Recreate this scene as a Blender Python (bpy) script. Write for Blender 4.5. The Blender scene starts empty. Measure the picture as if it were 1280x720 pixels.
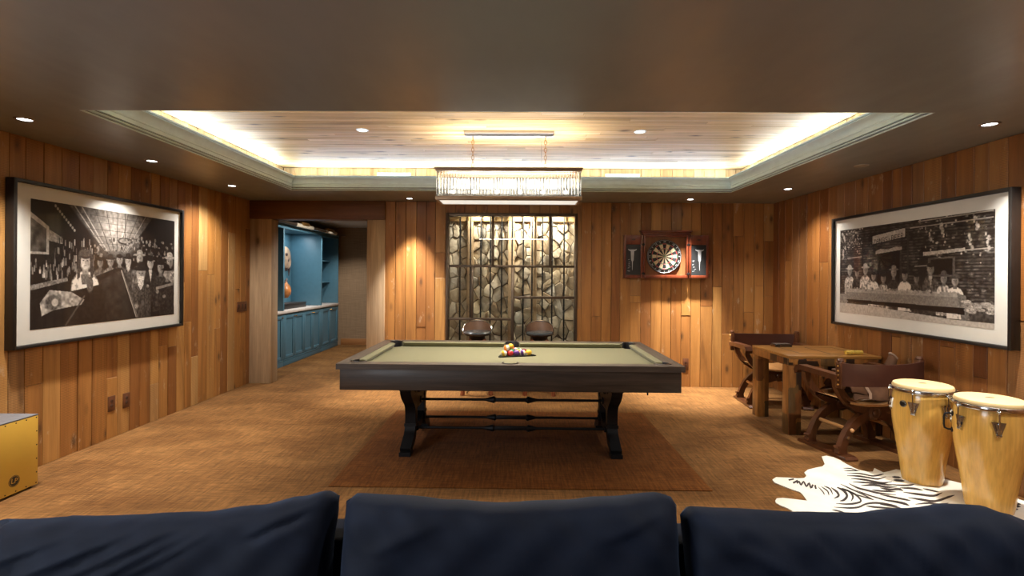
import bpy, bmesh, math, random
import numpy as np
from mathutils import Vector, Matrix

SC = bpy.context.scene
COL = SC.collection
PI = math.pi
R = math.radians

# ------------------------------------------------------------------ camera, world, exposure
EYE = 1.47
cam_data = bpy.data.cameras.new('camera')
cam = bpy.data.objects.new('camera', cam_data)
COL.objects.link(cam)
cam_data.sensor_fit = 'HORIZONTAL'
cam_data.sensor_width = 36.0
cam_data.lens = 36.0 * 630.0 / 1280.0
cam_data.shift_x = 0.0
cam_data.shift_y = -15.0 / 1280.0
cam_data.clip_start = 0.02
cam.matrix_world = (Matrix.Translation((0, 0, EYE)) @ Matrix.Rotation(R(0.7), 4, 'Z')
                    @ Matrix.Rotation(R(90), 4, 'X') @ Matrix.Rotation(R(0.4), 4, 'Z'))
SC.camera = cam

SC.view_settings.view_transform = 'Standard'
SC.view_settings.look = 'None'
SC.view_settings.gamma = 1.0
SC.view_settings.use_curve_mapping = False
SC.view_settings.exposure = 0.92
SC.cycles.use_denoising = True
SC.cycles.max_bounces = 7
SC.cycles.diffuse_bounces = 4
SC.cycles.glossy_bounces = 4
SC.cycles.transmission_bounces = 6
SC.cycles.transparent_max_bounces = 10
SC.cycles.sample_clamp_indirect = 6.0
SC.cycles.caustics_reflective = False
SC.cycles.caustics_refractive = False

world = bpy.data.worlds.new('world')
SC.world = world
world.use_nodes = True
world.node_tree.nodes['Background'].inputs[0].default_value = (0.5, 0.55, 0.6, 1)
world.node_tree.nodes['Background'].inputs[1].default_value = 0.1

DOWNLIGHT_W = 84.0
DOWNLIGHT_COL = (1.0, 0.955, 0.89)
LED_W = 17.0
LED_COL = (0.68, 0.84, 1.0)
CHANDELIER_W = 30.0
REAR_W = 58.0
ADDED_WINDOW_W = 100.0
BULB_W = 0.5
UPLIGHT_W = 9.0

# ------------------------------------------------------------------ room numbers (metres)
XL, XR = -3.62, 3.41
YB, YR = 6.78, -2.8
ZC = 2.465
HX0, HX1, HY0, HY1 = -2.69, 2.49, 3.045, 5.935     # opening of the tray ceiling
TZ, TROUGH = 2.775, 0.19

# ------------------------------------------------------------------ mesh builder
class MB:
    def __init__(s):
        s.v = []; s.f = []; s.m = []; s.t = []
        s.tone = 0.0
    def add(s, vs, fs, m=0):
        o = len(s.v)
        s.v += [tuple(v) for v in vs]
        for f in fs:
            s.f.append([i + o for i in f]); s.m.append(m); s.t.append(s.tone)
        return s
    def box(s, x0, x1, y0, y1, z0, z1, m=0, bev=0.0, seg=2):
        if x0 > x1: x0, x1 = x1, x0
        if y0 > y1: y0, y1 = y1, y0
        if z0 > z1: z0, z1 = z1, z0
        return s.obox(((x0+x1)/2, (y0+y1)/2, (z0+z1)/2), (x1-x0, y1-y0, z1-z0), None, m, bev, seg)
    def obox(s, c, d, rot=None, m=0, bev=0.0, seg=2):
        bm = bmesh.new()
        bmesh.ops.create_cube(bm, size=1.0)
        bmesh.ops.scale(bm, vec=d, verts=bm.verts)
        if bev > 0:
            b = min(bev, min(d) * 0.49)
            bmesh.ops.bevel(bm, geom=list(bm.edges), offset=b, segments=seg, profile=0.5, affect='EDGES')
        return s.bm(bm, Matrix.Translation(c) @ (rot.to_4x4() if rot is not None else Matrix.Identity(4)), m)
    def bm(s, bm, mat=None, m=0):
        bm.verts.index_update()
        vs = [(mat @ v.co) if mat is not None else v.co.copy() for v in bm.verts]
        fs = [[v.index for v in f.verts] for f in bm.faces]
        bm.free()
        return s.add(vs, fs, m)
    def lathe(s, prof, c=(0, 0, 0), n=24, m=0, rot=None, closed=False, arc=None):
        vs = []; fs = []
        k = len(prof)
        a0, a1 = arc if arc else (0.0, 2*PI)
        full = arc is None
        nn = n if full else n + 1
        for i in range(nn):
            a = a0 + (a1-a0) * i / n
            for r, z in prof:
                p = Vector((r*math.cos(a), r*math.sin(a), z))
                if rot is not None: p = rot @ p
                vs.append(p + Vector(c))
        for i in range(n):
            i2 = (i+1) % nn
            for j in range(k if closed else k-1):
                j2 = (j+1) % k
                fs.append([i*k+j, i2*k+j, i2*k+j2, i*k+j2])
        if not full and closed:
            fs.append(list(range(k))[::-1]); fs.append([(nn-1)*k+j for j in range(k)])
        return s.add(vs, fs, m)
    def cyl(s, p0, p1, r0, r1=None, n=16, m=0, caps=True):
        p0 = Vector(p0); p1 = Vector(p1); r1 = r0 if r1 is None else r1
        d = p1 - p0; L = d.length
        rot = d.to_track_quat('Z', 'Y').to_matrix()
        prof = [(r0, 0), (r1, L)]
        if caps: prof = [(0.0001, 0)] + prof + [(0.0001, L)]
        return s.lathe(prof, p0, n, m, rot)
    def tube(s, pts, r, n=8, m=0, closed=False):
        pts = [Vector(p) for p in pts]; k = len(pts)
        rs = r if isinstance(r, (list, tuple)) else [r]*k
        up = None; vs = []; fs = []
        for i in range(k):
            if closed: t = pts[(i+1) % k] - pts[i-1]
            else: t = pts[min(i+1, k-1)] - pts[max(i-1, 0)]
            t.normalize()
            if up is None:
                up = Vector((0, 0, 1)) if abs(t.z) < 0.9 else Vector((1, 0, 0))
            a = t.cross(up).normalized(); b = a.cross(t).normalized(); up = b
            for j in range(n):
                an = 2*PI*j/n
                vs.append(pts[i] + (a*math.cos(an) + b*math.sin(an))*rs[i])
        for i in range(k if closed else k-1):
            for j in range(n):
                i2 = (i+1) % k
                fs.append([i*n+j, i*n+(j+1) % n, i2*n+(j+1) % n, i2*n+j])
        if not closed:
            fs.append(list(range(n))[::-1]); fs.append([(k-1)*n+j for j in range(n)])
        return s.add(vs, fs, m)
    def bar(s, pts, side, w, h, m=0):
        """rectangular section swept along pts; 'side' is the constant sideways axis, w across it, h along the normal"""
        pts = [Vector(p) for p in pts]; side = Vector(side).normalized(); k = len(pts)
        hs = h if isinstance(h, (list, tuple)) else [h]*k
        vs = []; fs = []
        for i in range(k):
            t = (pts[min(i+1, k-1)] - pts[max(i-1, 0)]).normalized()
            nrm = side.cross(t).normalized()
            for (a, b) in ((-1, -1), (1, -1), (1, 1), (-1, 1)):
                c = 0.82 if False else 1.0
                vs.append(pts[i] + side*(a*w/2*c) + nrm*(b*hs[i]/2))
        for i in range(k-1):
            for j in range(4):
                fs.append([i*4+j, i*4+(j+1) % 4, (i+1)*4+(j+1) % 4, (i+1)*4+j])
        fs.append([3, 2, 1, 0]); fs.append([(k-1)*4+j for j in range(4)])
        return s.add(vs, fs, m)
    def sphere(s, c, r, nu=16, nv=10, m=0, sc=(1, 1, 1)):
        prof = [(r*math.sin(PI*i/nv)+1e-5, -r*math.cos(PI*i/nv)) for i in range(nv+1)]
        o = len(s.v)
        s.lathe(prof, (0, 0, 0), nu, m)
        for i in range(o, len(s.v)):
            x, y, z = s.v[i]; s.v[i] = (x*sc[0]+c[0], y*sc[1]+c[1], z*sc[2]+c[2])
        return s
    def prism(s, poly, fn, d0, d1, m=0):
        """poly is a list of 2-D points, fn(a, b, d) gives the 3-D point"""
        n = len(poly)
        vs = [fn(a, b, d0) for a, b in poly] + [fn(a, b, d1) for a, b in poly]
        fs = [list(range(n))[::-1], [n+i for i in range(n)]]
        fs += [[i, (i+1) % n, n+(i+1) % n, n+i] for i in range(n)]
        return s.add(vs, fs, m)
    def grid(s, nu, nv, fn, m=0, flip=False):
        vs = [fn(i/(nu-1), j/(nv-1)) for j in range(nv) for i in range(nu)]
        fs = []
        for j in range(nv-1):
            for i in range(nu-1):
                q = [j*nu+i, j*nu+i+1, (j+1)*nu+i+1, (j+1)*nu+i]
                fs.append(q[::-1] if flip else q)
        return s.add(vs, fs, m)
    def build(s, name, mats, parent=None, loc=None, smooth=38, recalc=True):
        me = bpy.data.meshes.new(name)
        me.from_pydata(s.v, [], s.f)
        if not isinstance(mats, (list, tuple)): mats = [mats]
        for mt in mats: me.materials.append(mt)
        if len(mats) > 1: me.polygons.foreach_set('material_index', s.m)
        if any(s.t):
            at = me.attributes.new('tone', 'FLOAT', 'FACE')
            at.data.foreach_set('value', s.t)
        if recalc:
            bm = bmesh.new(); bm.from_mesh(me)
            bmesh.ops.recalc_face_normals(bm, faces=bm.faces)
            bm.to_mesh(me); bm.free()
        if smooth:
            me.polygons.foreach_set('use_smooth', [True]*len(me.polygons))
            me.set_sharp_from_angle(angle=R(smooth))
        me.update()
        o = bpy.data.objects.new(name, me)
        COL.objects.link(o)
        if parent is not None: o.parent = parent
        if loc is not None: o.location = loc
        return o

def thing(name, label, cat, loc=(0, 0, 0), rz=0.0, group=None):
    o = bpy.data.objects.new(name, None)
    o.empty_display_size = 0.1
    COL.objects.link(o)
    o.location = loc; o.rotation_euler = (0, 0, rz)
    return tag(o, label, cat, group)
def tag(o, label, cat, group=None):
    o['label'] = label; o['category'] = cat
    if group: o['group'] = group
    return o
def struct(o):
    o['kind'] = 'structure'; return o
def copy_tree(o, parent=None):
    c = o.copy(); COL.objects.link(c)
    if parent is not None: c.parent = parent
    for ch in list(o.children): copy_tree(ch, c)
    return c
def carve(o, cutters):
    """cut the given cutter meshes out of o for good"""
    tmp = []
    for i, c in enumerate(cutters):
        md = o.modifiers.new('cut%d' % i, 'BOOLEAN'); md.object = c; md.operation = 'DIFFERENCE'; md.solver = 'EXACT'
        tmp.append(c)
    dg = bpy.context.evaluated_depsgraph_get()
    me = bpy.data.meshes.new_from_object(o.evaluated_get(dg))
    o.modifiers.clear(); o.data = me
    me.polygons.foreach_set('use_smooth', [True]*len(me.polygons)); me.set_sharp_from_angle(angle=R(30))
    for c in tmp: bpy.data.objects.remove(c)
def text_mesh(body, size, mat4, depth=0.0):
    cu = bpy.data.curves.new('lettering', 'FONT')
    cu.body = body; cu.size = size; cu.extrude = depth; cu.align_x = 'CENTER'; cu.align_y = 'CENTER'; cu.resolution_u = 3
    ob = bpy.data.objects.new('lettering', cu); COL.objects.link(ob)
    dg = bpy.context.evaluated_depsgraph_get()
    me = bpy.data.meshes.new_from_object(ob.evaluated_get(dg))
    vs = [mat4 @ v.co for v in me.vertices]; fs = [list(p.vertices) for p in me.polygons]
    bpy.data.objects.remove(ob); bpy.data.curves.remove(cu); bpy.data.meshes.remove(me)
    return vs, fs

# ------------------------------------------------------------------ materials
class Mat:
    def __init__(s, name):
        s.mat = bpy.data.materials.new(name); s.mat.use_nodes = True
        s.nt = s.mat.node_tree; s.N = s.nt.nodes; s.L = s.nt.links
        s.b = s.N['Principled BSDF']; s.out = s.N['Material Output']
    def set(s, sock, val):
        i = s.b.inputs[sock]
        if hasattr(val, 'is_output') or isinstance(val, bpy.types.NodeSocket): s.L.new(val, i)
        else:
            if isinstance(val, tuple) and len(val) == 3 and i.type == 'RGBA': val = (*val, 1)
            i.default_value = val
        return s
    def coord(s, which='Object'):
        return s.N.new('ShaderNodeTexCoord').outputs[which]
    def mapv(s, vec, scale=(1, 1, 1), loc=(0, 0, 0), rot=(0, 0, 0)):
        n = s.N.new('ShaderNodeMapping')
        n.inputs['Scale'].default_value = scale; n.inputs['Location'].default_value = loc; n.inputs['Rotation'].default_value = rot
        s.L.new(vec, n.inputs['Vector']); return n.outputs[0]
    def noise(s, vec, scale=5, detail=4, rough=.55, dist=0.0, col=False):
        n = s.N.new('ShaderNodeTexNoise'); s.L.new(vec, n.inputs['Vector'])
        n.inputs['Scale'].default_value = scale; n.inputs['Detail'].default_value = detail
        n.inputs['Roughness'].default_value = rough; n.inputs['Distortion'].default_value = dist
        return n.outputs['Color' if col else 'Fac']
    def wave(s, vec, scale=5, dist=0.0, detail=2, dscale=1.0, direction='X', kind='BANDS'):
        n = s.N.new('ShaderNodeTexWave'); n.wave_type = kind
        if kind == 'BANDS': n.bands_direction = direction
        s.L.new(vec, n.inputs['Vector'])
        n.inputs['Scale'].default_value = scale; n.inputs['Distortion'].default_value = dist
        n.inputs['Detail'].default_value = detail; n.inputs['Detail Scale'].default_value = dscale
        return n.outputs['Fac']
    def voro(s, vec, scale=5, out='Distance', feature='F1', rnd=1.0, metric='EUCLIDEAN'):
        n = s.N.new('ShaderNodeTexVoronoi'); n.feature = feature; n.distance = metric; s.L.new(vec, n.inputs['Vector'])
        n.inputs['Scale'].default_value = scale; n.inputs['Randomness'].default_value = rnd
        return n.outputs[out]
    def ramp(s, fac, stops, interp='LINEAR'):
        n = s.N.new('ShaderNodeValToRGB'); n.color_ramp.interpolation = interp
        cr = n.color_ramp
        while len(cr.elements) < len(stops): cr.elements.new(0.5)
        for e, (p, c) in zip(cr.elements, stops):
            e.position = p
            e.color = (c, c, c, 1) if isinstance(c, (int, float)) else (*c, 1)
        s.L.new(fac, n.inputs[0]); return n.outputs[0]
    def mix(s, fac, a, b, mode='MIX'):
        n = s.N.new('ShaderNodeMix'); n.data_type = 'RGBA'; n.blend_type = mode
        for sock, v in ((n.inputs[0], fac), (n.inputs[6], a), (n.inputs[7], b)):
            if isinstance(v, bpy.types.NodeSocket): s.L.new(v, sock)
            elif isinstance(v, tuple): sock.default_value = (*v, 1)
            else: sock.default_value = v
        return n.outputs[2]
    def math(s, op, a, b=0.0):
        n = s.N.new('ShaderNodeMath'); n.operation = op
        for sock, v in ((n.inputs[0], a), (n.inputs[1], b)):
            if isinstance(v, bpy.types.NodeSocket): s.L.new(v, sock)
            else: sock.default_value = v
        return n.outputs[0]
    def attr(s, name, out='Fac'):
        n = s.N.new('ShaderNodeAttribute'); n.attribute_name = name; return n.outputs[out]
    def vadd(s, a, b):
        n = s.N.new('ShaderNodeVectorMath'); n.operation = 'ADD'
        s.L.new(a, n.inputs[0]); s.L.new(b, n.inputs[1]); return n.outputs[0]
    def xyz(s, x, y, z):
        n = s.N.new('ShaderNodeCombineXYZ')
        for sock, v in zip(n.inputs, (x, y, z)):
            if isinstance(v, bpy.types.NodeSocket): s.L.new(v, sock)
            else: sock.default_value = v
        return n.outputs[0]
    def bump(s, h, strength=.3, dist=.01):
        n = s.N.new('ShaderNodeBump'); n.inputs['Strength'].default_value = strength; n.inputs['Distance'].default_value = dist
        s.L.new(h, n.inputs['Height']); s.L.new(n.outputs[0], s.b.inputs['Normal']); return s

def plain(name, col, rough=.5, metal=0.0, var=.12, scale=14, bump=0.0, coat=0.0, spec=.5):
    m = Mat(name); v = m.coord()
    f = m.noise(v, scale, 4)
    lo = tuple(c*(1-var) for c in col); hi = tuple(min(1, c*(1+var)) for c in col)
    m.set('Base Color', m.ramp(f, [(.3, lo), (.7, hi)])).set('Roughness', rough).set('Metallic', metal)
    m.set('Specular IOR Level', spec)
    if coat: m.set('Coat Weight', coat).set('Coat Roughness', .12)
    if bump: m.bump(m.noise(v, scale*6, 5), bump, .004)
    return m.mat

def wood(name, dark, light, axis='X', scale=1.0, rough=.5, tone=False, contrast=1.0, coat=0.0, knots=False, saw=False, stops=None, bump=.25):
    m = Mat(name); v = m.coord()
    if tone:
        t = m.attr('tone')
        v = m.vadd(v, m.xyz(m.math('MULTIPLY', t, 31.7), m.math('MULTIPLY', t, 17.3), m.math('MULTIPLY', t, 23.9)))
    st = {'X': (1.1, 16, 16), 'Y': (16, 1.1, 16), 'Z': (16, 16, 1.1)}[axis]
    st = tuple(q*scale for q in st)
    g = m.noise(m.mapv(v, st), 1.0, 7, .62, .6)
    st2 = {'X': (3, 130, 130), 'Y': (130, 3, 130), 'Z': (130, 130, 3)}[axis]
    g2 = m.noise(m.mapv(v, tuple(q*scale for q in st2)), 1.0, 3)
    col = m.ramp(g, [(.5-.28/contrast, dark), (.5+.25/contrast, light)])
    if tone and stops:
        col = m.ramp(m.attr('tone'), stops)
        big = m.noise(m.mapv(v, tuple(q*.35 for q in st)), 1.0, 5, .6, 1.2)
        col = m.mix(.75, col, m.ramp(big, [(.30, (.46, .40, .36)), (.47, (.95, .93, .9)), (.55, (1.05, 1.05, 1.05)), (.72, (1.3, 1.38, 1.6))]), 'MULTIPLY')
        col = m.mix(.28, col, m.ramp(g, [(.3, .45), (.62, 1.2)]), 'MULTIPLY')
    col = m.mix(.18 if tone else .35, col, m.ramp(g2, [(.3, .5), (.65, 1.15)]), 'MULTIPLY')
    if knots:
        kv = {'X': (2.6, 6.0, 6.0), 'Y': (6.0, 2.6, 6.0), 'Z': (6.0, 6.0, 2.6)}[axis]
        kd = m.voro(m.mapv(v, tuple(q*scale for q in kv)), 1.0)
        k = m.ramp(m.math('ADD', kd, m.math('MULTIPLY', m.noise(v, 40, 2), .05)), [(.09, 1.0), (.13, .55), (.24, 0.0)])
        col = m.mix(m.math('MULTIPLY', k, .75), col, tuple(c*.25 for c in dark))
    h = g2
    if saw:
        sv = m.wave(m.mapv(v, (1, 1, 1)), 26, 1.2, 3, 1.5, 'Z')
        mask = m.ramp(m.noise(m.mapv(v, (5, 5, 1.2)), 1.0, 2), [(.48, 0.0), (.62, 1.0)])
        col = m.mix(m.math('MULTIPLY', mask, .55), col, m.mix(1.0, col, m.ramp(sv, [(.2, .55), (.6, 1.25)]), 'MULTIPLY'))
        # worn pale flecks left on the reclaimed boards
        fl = m.ramp(m.noise(m.mapv(v, (9, 9, 4)), 1.0, 5, .7), [(.62, 0.0), (.70, 1.0)])
        col = m.mix(m.math('MULTIPLY', fl, .45), col, (.55, .42, .28))
    m.set('Base Color', col).set('Roughness', rough)
    if coat: m.set('Coat Weight', coat).set('Coat Roughness', .15)
    if bump: m.bump(h, bump, .004)
    return m.mat

WALL_STOPS = [(0.0, (.20, .072, .016)), (.2, (.30, .120, .027)), (.42, (.38, .170, .041)), (.6, (.32, .135, .032)), (.78, (.42, .205, .056)), (.92, (.30, .150, .054)), (1.0, (.44, .245, .086))]
M_WALL = wood('reclaimed wall boards', (.17, .07, .022), (.48, .24, .085), 'Z', 1.0, .5, True, 1.0, knots=True, saw=True, stops=WALL_STOPS, bump=.4)
M_WALLR = wood('redder reclaimed wall boards', (.17, .07, .022), (.48, .24, .085), 'Z', 1.0, .46, True, 1.0, knots=True, saw=True, stops=[(p, (c[0]*.74, c[1]*.64, c[2]*.60)) for p, c in WALL_STOPS], bump=.4)
TRAY_STOPS = [(0, (.60, .39, .17)), (.3, (.74, .52, .26)), (.6, (.67, .46, .21)), (1, (.82, .62, .36))]
M_TRAY = wood('pale pine ceiling boards', (.30, .18, .08), (.68, .49, .27), 'X', 1.0, .55, True, 1.1, knots=True, stops=TRAY_STOPS)
M_TRAYV = wood('pale pine upright boards', (.42, .28, .14), (.72, .54, .32), 'Z', 1.0, .55, True, 1.0, stops=TRAY_STOPS)
M_POST = wood('weathered barn post', (.27, .17, .09), (.55, .39, .235), 'Z', .8, .7, knots=True, contrast=1.1, bump=.6)
M_HEADER = wood('dark header beam', (.085, .033, .013), (.21, .085, .032), 'X', .8, .45, contrast=1.0, bump=.5)
M_BASEBD = wood('stained baseboard', (.25, .10, .03), (.45, .20, .07), 'X', 1, .5)
M_OAK = wood('charcoal stained oak', (.024, .017, .013), (.085, .062, .046), 'X', 1.4, .48, contrast=1.1, bump=.25, coat=.06)
M_OAKY = wood('charcoal stained oak across', (.024, .017, .013), (.085, .062, .046), 'Y', 1.4, .48, contrast=1.1, bump=.25, coat=.06)
M_OAK_LIT = wood('lit worn oak rail', (.048, .036, .028), (.15, .115, .088), 'X', 1.4, .5, contrast=1.1, bump=.2)  # same oak as the apron, lightened for light on its worn top
M_OAKY_LIT = wood('lit worn oak rail across', (.048, .036, .028), (.15, .115, .088), 'Y', 1.4, .5, contrast=1.1, bump=.2)
M_MAHOG = wood('mahogany chair wood', (.03, .009, .004), (.115, .038, .013), 'Z', 1.5, .3, coat=.35, bump=.1)
M_SEATW = wood('tan chair seat', (.36, .16, .05), (.55, .29, .11), 'Y', 1.2, .35, coat=.2, bump=.1)
M_CHERRY = wood('cherry cabinet wood', (.075, .013, .006), (.19, .042, .016), 'Z', 1.5, .28, coat=.4, bump=.05)
M_CHERRYX = wood('cherry cabinet back', (.14, .05, .018), (.26, .10, .035), 'Z', 1.5, .4, bump=.05)
M_STAVE = wood('honey maple drum staves', (.66, .345, .066), (.86, .54, .145), 'Z', .55, .22, coat=.5, contrast=.9, bump=.02)

def carpet_mat(name, lo, hi, wscale=1.0):
    m = Mat(name); v = m.coord()
    big = m.noise(m.mapv(v, (.9, 1.8, 1)), 1.6, 4, .6, .5)
    streak = m.noise(m.mapv(v, (7, 60, 1)), 1.0, 4, .7)
    streak2 = m.noise(m.mapv(v, (60, 4.5, 1)), 1.0, 5, .7)
    pile = m.noise(v, 320, 2)
    col = m.ramp(big, [(.32, lo), (.68, hi)])
    col = m.mix(.5, col, m.ramp(streak, [(.32, .45), (.66, 1.4)]), 'MULTIPLY')
    col = m.mix(.75, col, m.ramp(streak2, [(.32, .5), (.66, 1.4)]), 'MULTIPLY')
    col = m.mix(.3, col, m.ramp(pile, [(.3, .5), (.7, 1.2)]), 'MULTIPLY')
    m.set('Base Color', col).set('Roughness', .92).set('Specular IOR Level', .08).set('Sheen Weight', .04)
    m.bump(m.mix(.5, streak, pile), .5, .006)
    return m.mat
M_CARPET = carpet_mat('brown woven carpet', (.130, .056, .015), (.215, .102, .031))
M_RUG = carpet_mat('dark brown woven rug', (.128, .042, .008), (.182, .066, .015))

def soffit():
    m = Mat('dark taupe satin ceiling paint'); v = m.coord()
    m.set('Base Color', m.ramp(m.noise(v, 2.2, 5), [(.3, (.186, .203, .206)), (.7, (.212, .230, .232))]))
    m.set('Roughness', m.ramp(m.noise(m.mapv(v, (3, 1, 1)), 2.5, 4), [(.3, .31), (.7, .41)])).set('Specular IOR Level', .75)
    m.bump(m.noise(v, 40, 3), .04, .004)
    return m.mat
M_SOFFIT = soffit()
M_CROWN = plain('grey green moulding paint', (.60, .735, .76), .38, var=.05)
M_STEEL = plain('black steel', (.012, .012, .012), .4, .6)
M_BRONZE = plain('brown bronze frame', (.10, .072, .05), .35, .7)
M_CHBRONZE = plain('warm brown lamp metal', (.30, .20, .125), .42, .5)
M_IRON = plain('black iron', (.010, .010, .011), .5, .5, bump=.1)
M_CHROME = plain('polished chrome', (.62, .62, .62), .14, 1.0, var=.05)
M_DULLCHROME = plain('dull nickel', (.36, .34, .32), .3, 1.0, var=.05)
M_BRASS = plain('aged brass', (.42, .22, .06), .35, .9)
M_CREAMMETAL = plain('pale lacquered metal', (.62, .55, .42), .35, .3)
M_BLACKLEATHER = plain('black leather', (.012, .011, .012), .5, bump=.2)
M_BACKLEATHER = plain('oxblood leather', (.040, .012, .007), .40, bump=.12, scale=9)
M_SADDLE = plain('worn brown leather', (.060, .026, .012), .65, spec=.12, bump=.3, scale=8, var=.5)
M_SADDLEEDGE = plain('pale worn leather edge', (.20, .12, .075), .5, bump=.2)
M_BLACKP = plain('black frame lacquer', (.012, .010, .009), .32)
M_MAT = plain('cream picture mat', (.74, .71, .66), .8, var=.02)
M_TEAL = plain('teal cabinet paint', (.072, .175, .240), .4, var=.06)
M_STONETOP = plain('pale stone worktop', (.62, .55, .50), .3, var=.1)
M_BROWNPL = plain('brown cover plate', (.105, .038, .016), .4)
M_BROWNPLD = plain('dark brown switch insert', (.045, .016, .008), .4)
M_WHITE = plain('white enamel', (.8, .8, .8), .4, var=.02)
M_BEIGE = plain('beige ceiling disc', (.42, .36, .29), .6, var=.04)
M_DARKTRAY = plain('dark box', (.02, .018, .018), .4)
M_HEAD = plain('natural rawhide drum head', (.74, .54, .26), .5, var=.06, scale=9)
M_YELLOW = plain('golden yellow front board', (.60, .36, .055), .33, var=.05, scale=5)
M_GREYTOP = plain('dark grey textured seat', (.10, .095, .10), .6, bump=.3)
M_CAJSIDE = plain('black drum box sides', (.03, .026, .022), .5)
M_RACK = plain('black rack plastic', (.008, .008, .008), .35)
M_GREYLEA = plain('dark grey stool leather', (.045, .05, .055), .27, bump=.05)
M_STOOLBACK = plain('brown stool back lining', (.17, .095, .06), .4)
M_REDWOOD = wood('red brown stool legs', (.12, .03, .012), (.26, .08, .03), 'Z', 1.5, .35)
M_BULB = plain('pale bulb holder', (.6, .55, .5), .4)
M_STRAW = plain('straw yellow', (.62, .42, .07), .5, var=.25, scale=40)
M_FUR_W = plain('white hide hair', (.74, .70, .60), .75, var=.08, scale=6, bump=.2)
M_FUR_T = plain('tan hide', (.45, .28, .15), .75, var=.15)
M_FUR_B = plain('dark brown hide stripe', (.026, .016, .013), .7, var=.3)

def velvet():
    m = Mat('navy velvet'); v = m.coord()
    m.set('Base Color', m.ramp(m.noise(m.mapv(v, (2, 5, 5)), 1.5, 5, .6, .6), [(.3, (.0020, .0038, .0100)), (.7, (.0046, .0082, .0195))]))
    m.set('Roughness', .72).set('Sheen Weight', .22).set('Sheen Roughness', .35).set('Sheen Tint', (.20, .31, .52)).set('Specular IOR Level', .15)
    m.bump(m.noise(v, 260, 3), .12, .003)
    return m.mat
M_VELVET = velvet()

def felt():
    m = Mat('olive billiard cloth'); v = m.coord()
    m.set('Base Color', m.ramp(m.noise(v, 180, 3), [(.3, (.175, .165, .092)), (.7, (.21, .198, .118))]))
    m.set('Roughness', .9).set('Sheen Weight', .15).set('Specular IOR Level', .15)
    return m.mat
M_FELT = felt()

def stone():
    m = Mat('stacked fieldstone'); v = m.coord(); t = m.attr('tone')
    v2 = m.vadd(v, m.xyz(m.math('MULTIPLY', t, 11), m.math('MULTIPLY', t, 7), m.math('MULTIPLY', t, 5)))
    n = m.noise(v2, 9, 7, .65, .4)
    base = m.ramp(t, [(0, (.34, .24, .15)), (.25, (.50, .39, .26)), (.5, (.58, .49, .37)), (.75, (.42, .38, .32)), (1, (.62, .49, .32))])
    m.set('Base Color', m.mix(.75, base, m.ramp(n, [(.3, .45), (.7, 1.25)]), 'MULTIPLY')).set('Roughness', .75)
    m.bump(n, .8, .02)
    return m.mat
M_STONE = stone()
M_MORTAR = plain('dark mortar', (.07, .045, .03), .9, bump=.3)
M_LINEN = Mat('tan grasscloth'); _v = M_LINEN.coord()
_a = M_LINEN.noise(M_LINEN.mapv(_v, (4, 4, 160)), 1, 3); _b = M_LINEN.noise(M_LINEN.mapv(_v, (120, 120, 3)), 1, 3)
M_LINEN.set('Base Color', M_LINEN.mix(.35, M_LINEN.ramp(_a, [(.3, (.23, .145, .08)), (.7, (.34, .225, .13))]), M_LINEN.ramp(_b, [(.3, .5), (.7, 1.2)]), 'MULTIPLY')).set('Roughness', .85)
M_LINEN = M_LINEN.mat

def glass_sheet(name, base=.04, tint=(.93, .95, .94)):
    m = Mat(name)
    m.N.remove(m.b)
    tr = m.N.new('ShaderNodeBsdfTransparent'); tr.inputs[0].default_value = (*tint, 1)
    gl = m.N.new('ShaderNodeBsdfGlossy'); gl.inputs['Roughness'].default_value = .02
    lw = m.N.new('ShaderNodeLayerWeight'); lw.inputs[0].default_value = .5
    mx = m.N.new('ShaderNodeMixShader')
    m.L.new(m.math('ADD', base, m.math('MULTIPLY', m.math('POWER', lw.outputs['Facing'], 5.0), .8)), mx.inputs[0])
    m.L.new(tr.outputs[0], mx.inputs[1]); m.L.new(gl.outputs[0], mx.inputs[2]); m.L.new(mx.outputs[0], m.out.inputs[0])
    return m.mat
M_GLASS = glass_sheet('window glass', .022)
M_PICGLASS = glass_sheet('picture glass', .012, tint=(.985, .985, .98))
M_CRYSTAL = Mat('clear glass rods').set('Base Color', (.97, .97, .97)).set('Roughness', .06).set('IOR', 1.45).set('Transmission Weight', 1.0).mat

def emit(name, col, strength, base=(.8, .8, .8)):
    m = Mat(name); v = m.coord()
    m.set('Base Color', base).set('Emission Color', m.ramp(m.noise(v, 4, 2), [(.3, tuple(c*.96 for c in col)), (.7, col)])).set('Emission Strength', strength)
    return m.mat
M_LENS = emit('glowing downlight lens', (.92, .97, 1.0), 9.0)
M_DIFF = emit('glowing frosted diffuser', (1.0, .96, .86), .40, (.45, .43, .40))
M_BULBGLOW = emit('glowing bulb', (1.0, .92, .80), 3.0)
M_LED = emit('glowing light strip', (.75, .86, 1.0), 3.0)
M_VENTGLOW = emit('white glowing slot', (.95, .98, 1.0), .55)

def print_mat():
    m = Mat('sepia photographic print')
    m.set('Base Color', m.attr('print', 'Color')).set('Roughness', .45).set('Specular IOR Level', .3)
    return m.mat
M_PRINT = print_mat()

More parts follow.
